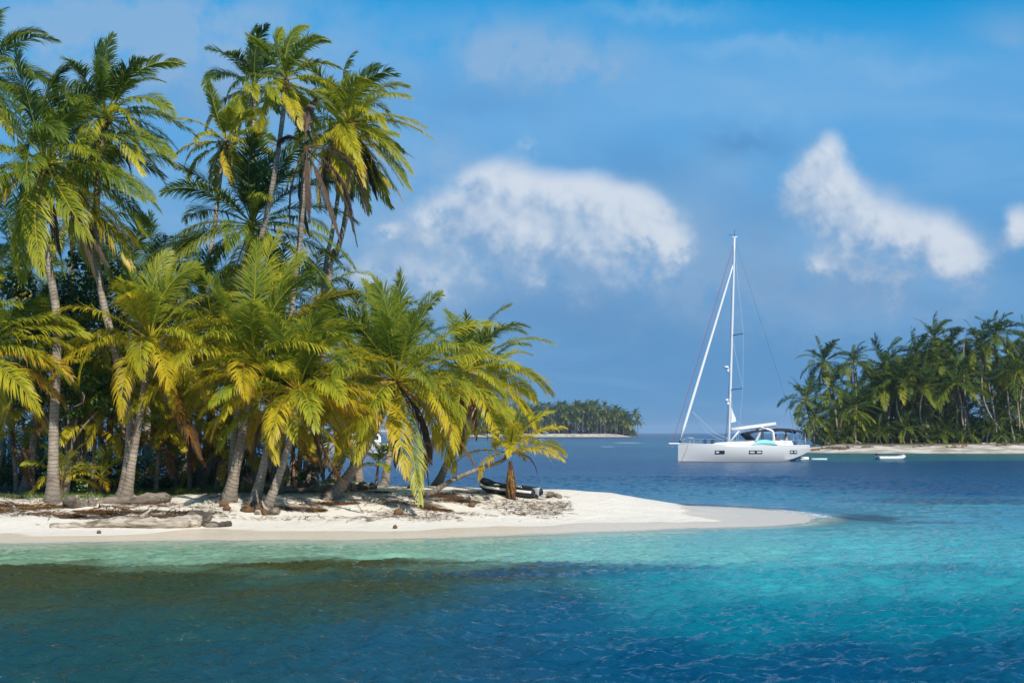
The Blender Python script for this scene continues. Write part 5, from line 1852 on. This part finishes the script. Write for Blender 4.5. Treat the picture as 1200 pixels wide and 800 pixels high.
X, Y, Z = hit(596, 581.5)
Y = Y + .8
X = (596 - 600) / F * Y
inflatable('black inflatable dinghy with white band pulled up on the spit', (X, Y, gz(X, Y) - .02), R(180 - 22), 2.75, 1.35, .20, M_black, M_gel2, M_gel, tilt=R(-5), motor=False)
Yr = EYE * F / (538.5 - HZ)
inflatable('pale grey inflatable tender floating empty off the right-hand beach', (at(1044, 538, Yr)[0], Yr, -.08), R(8), 4.0, 1.8, .27, M_grey, M_gel2, M_gel, motor=True)

# motor yacht seen through the palm trunks
Ym = EYE * F / (533 - HZ)
my = thing('motor_yacht', 'white motor yacht with dark cabin windows glimpsed behind the palm trunks', 'motor yacht', (at(372, 533, Ym)[0], Ym, 0), R(4))
LM = 13.2
for sgn in (-1, 1):
    ss_ = []
    for x_ in np.linspace(0, LM, 14):
        t = x_ / LM
        b = .95 * min(1, .12 + 2.4 * t) ** .7
        zt = 2.1 - .35 * t if t < .88 else 1.1
        ss_.append([(x_, sgn * 2.6 - b, zt), (x_, sgn * 2.6 - b * .85, .4), (x_, sgn * 2.6, -.5), (x_, sgn * 2.6 + b * .85, .4), (x_, sgn * 2.6 + b, zt)])
    MB().loft(ss_).build('hull', M_gel, my)
MB().box((LM * .52, 0, 1.75), (LM * .72, 5.2, .3)).build('bridge_deck', M_gel2, my, bevel=.05)
cs = []
for x_, hw, h in ((2.6, 1.6, .2), (3.8, 2.4, 1.35), (5.0, 2.5, 1.6), (10.2, 2.5, 1.6), (10.4, 2.4, 1.4)):
    cs.append([(x_, -hw, 1.9), (x_, -hw * .94, 1.9 + h), (x_, hw * .94, 1.9 + h), (x_, hw, 1.9)])
MB().loft(cs).build('cabin', M_gel2, my, bevel=.04)
cw = MB()
for sgn in (-1, 1):
    cw.box((7.0, sgn * 2.46, 2.85), (6.0, .1, .62))
cw.build('cabin_window', M_glass, my, bevel=.02)
MB().box((8.2, 0, 3.95), (7.6, 5.0, .14)).build('roof', M_gel2, my, bevel=.05)
rp = MB()
for x_ in (11.7,):
    for sgn in (-1, 1):
        rp.tube([(x_, sgn * 2.3, 1.8), (x_, sgn * 2.3, 3.9)], .05, 6)
rp.build('roof_post', M_steel, my)
MB().box((7.5, 0, 4.35), (2.4, 2.6, .7), taper=.8).build('flybridge', M_gel2, my, bevel=.06)

# ------------------------------------------------------------------ sea air
HB = 6800.0
hm = MB().box((0, 3000, 24.0), (2 * HB, 2 * HB, 54.0)).build('haze', None)
struct(hm, 'stuff')
hmat = bpy.data.materials.new('sea_air')
hmat.use_nodes = True
hmat.node_tree.nodes.clear()
ht = NT(hmat.node_tree)
ho = ht.n('ShaderNodeOutputMaterial')
pv = ht.n('ShaderNodeVolumePrincipled')
pv.inputs['Color'].default_value = (0.62, 0.78, 0.95, 1)
pv.inputs['Density'].default_value = 0.00010
pv.inputs['Anisotropy'].default_value = 0.0
ht.link(pv.outputs[0], ho.inputs['Volume'])
hm.data.materials.append(hmat)
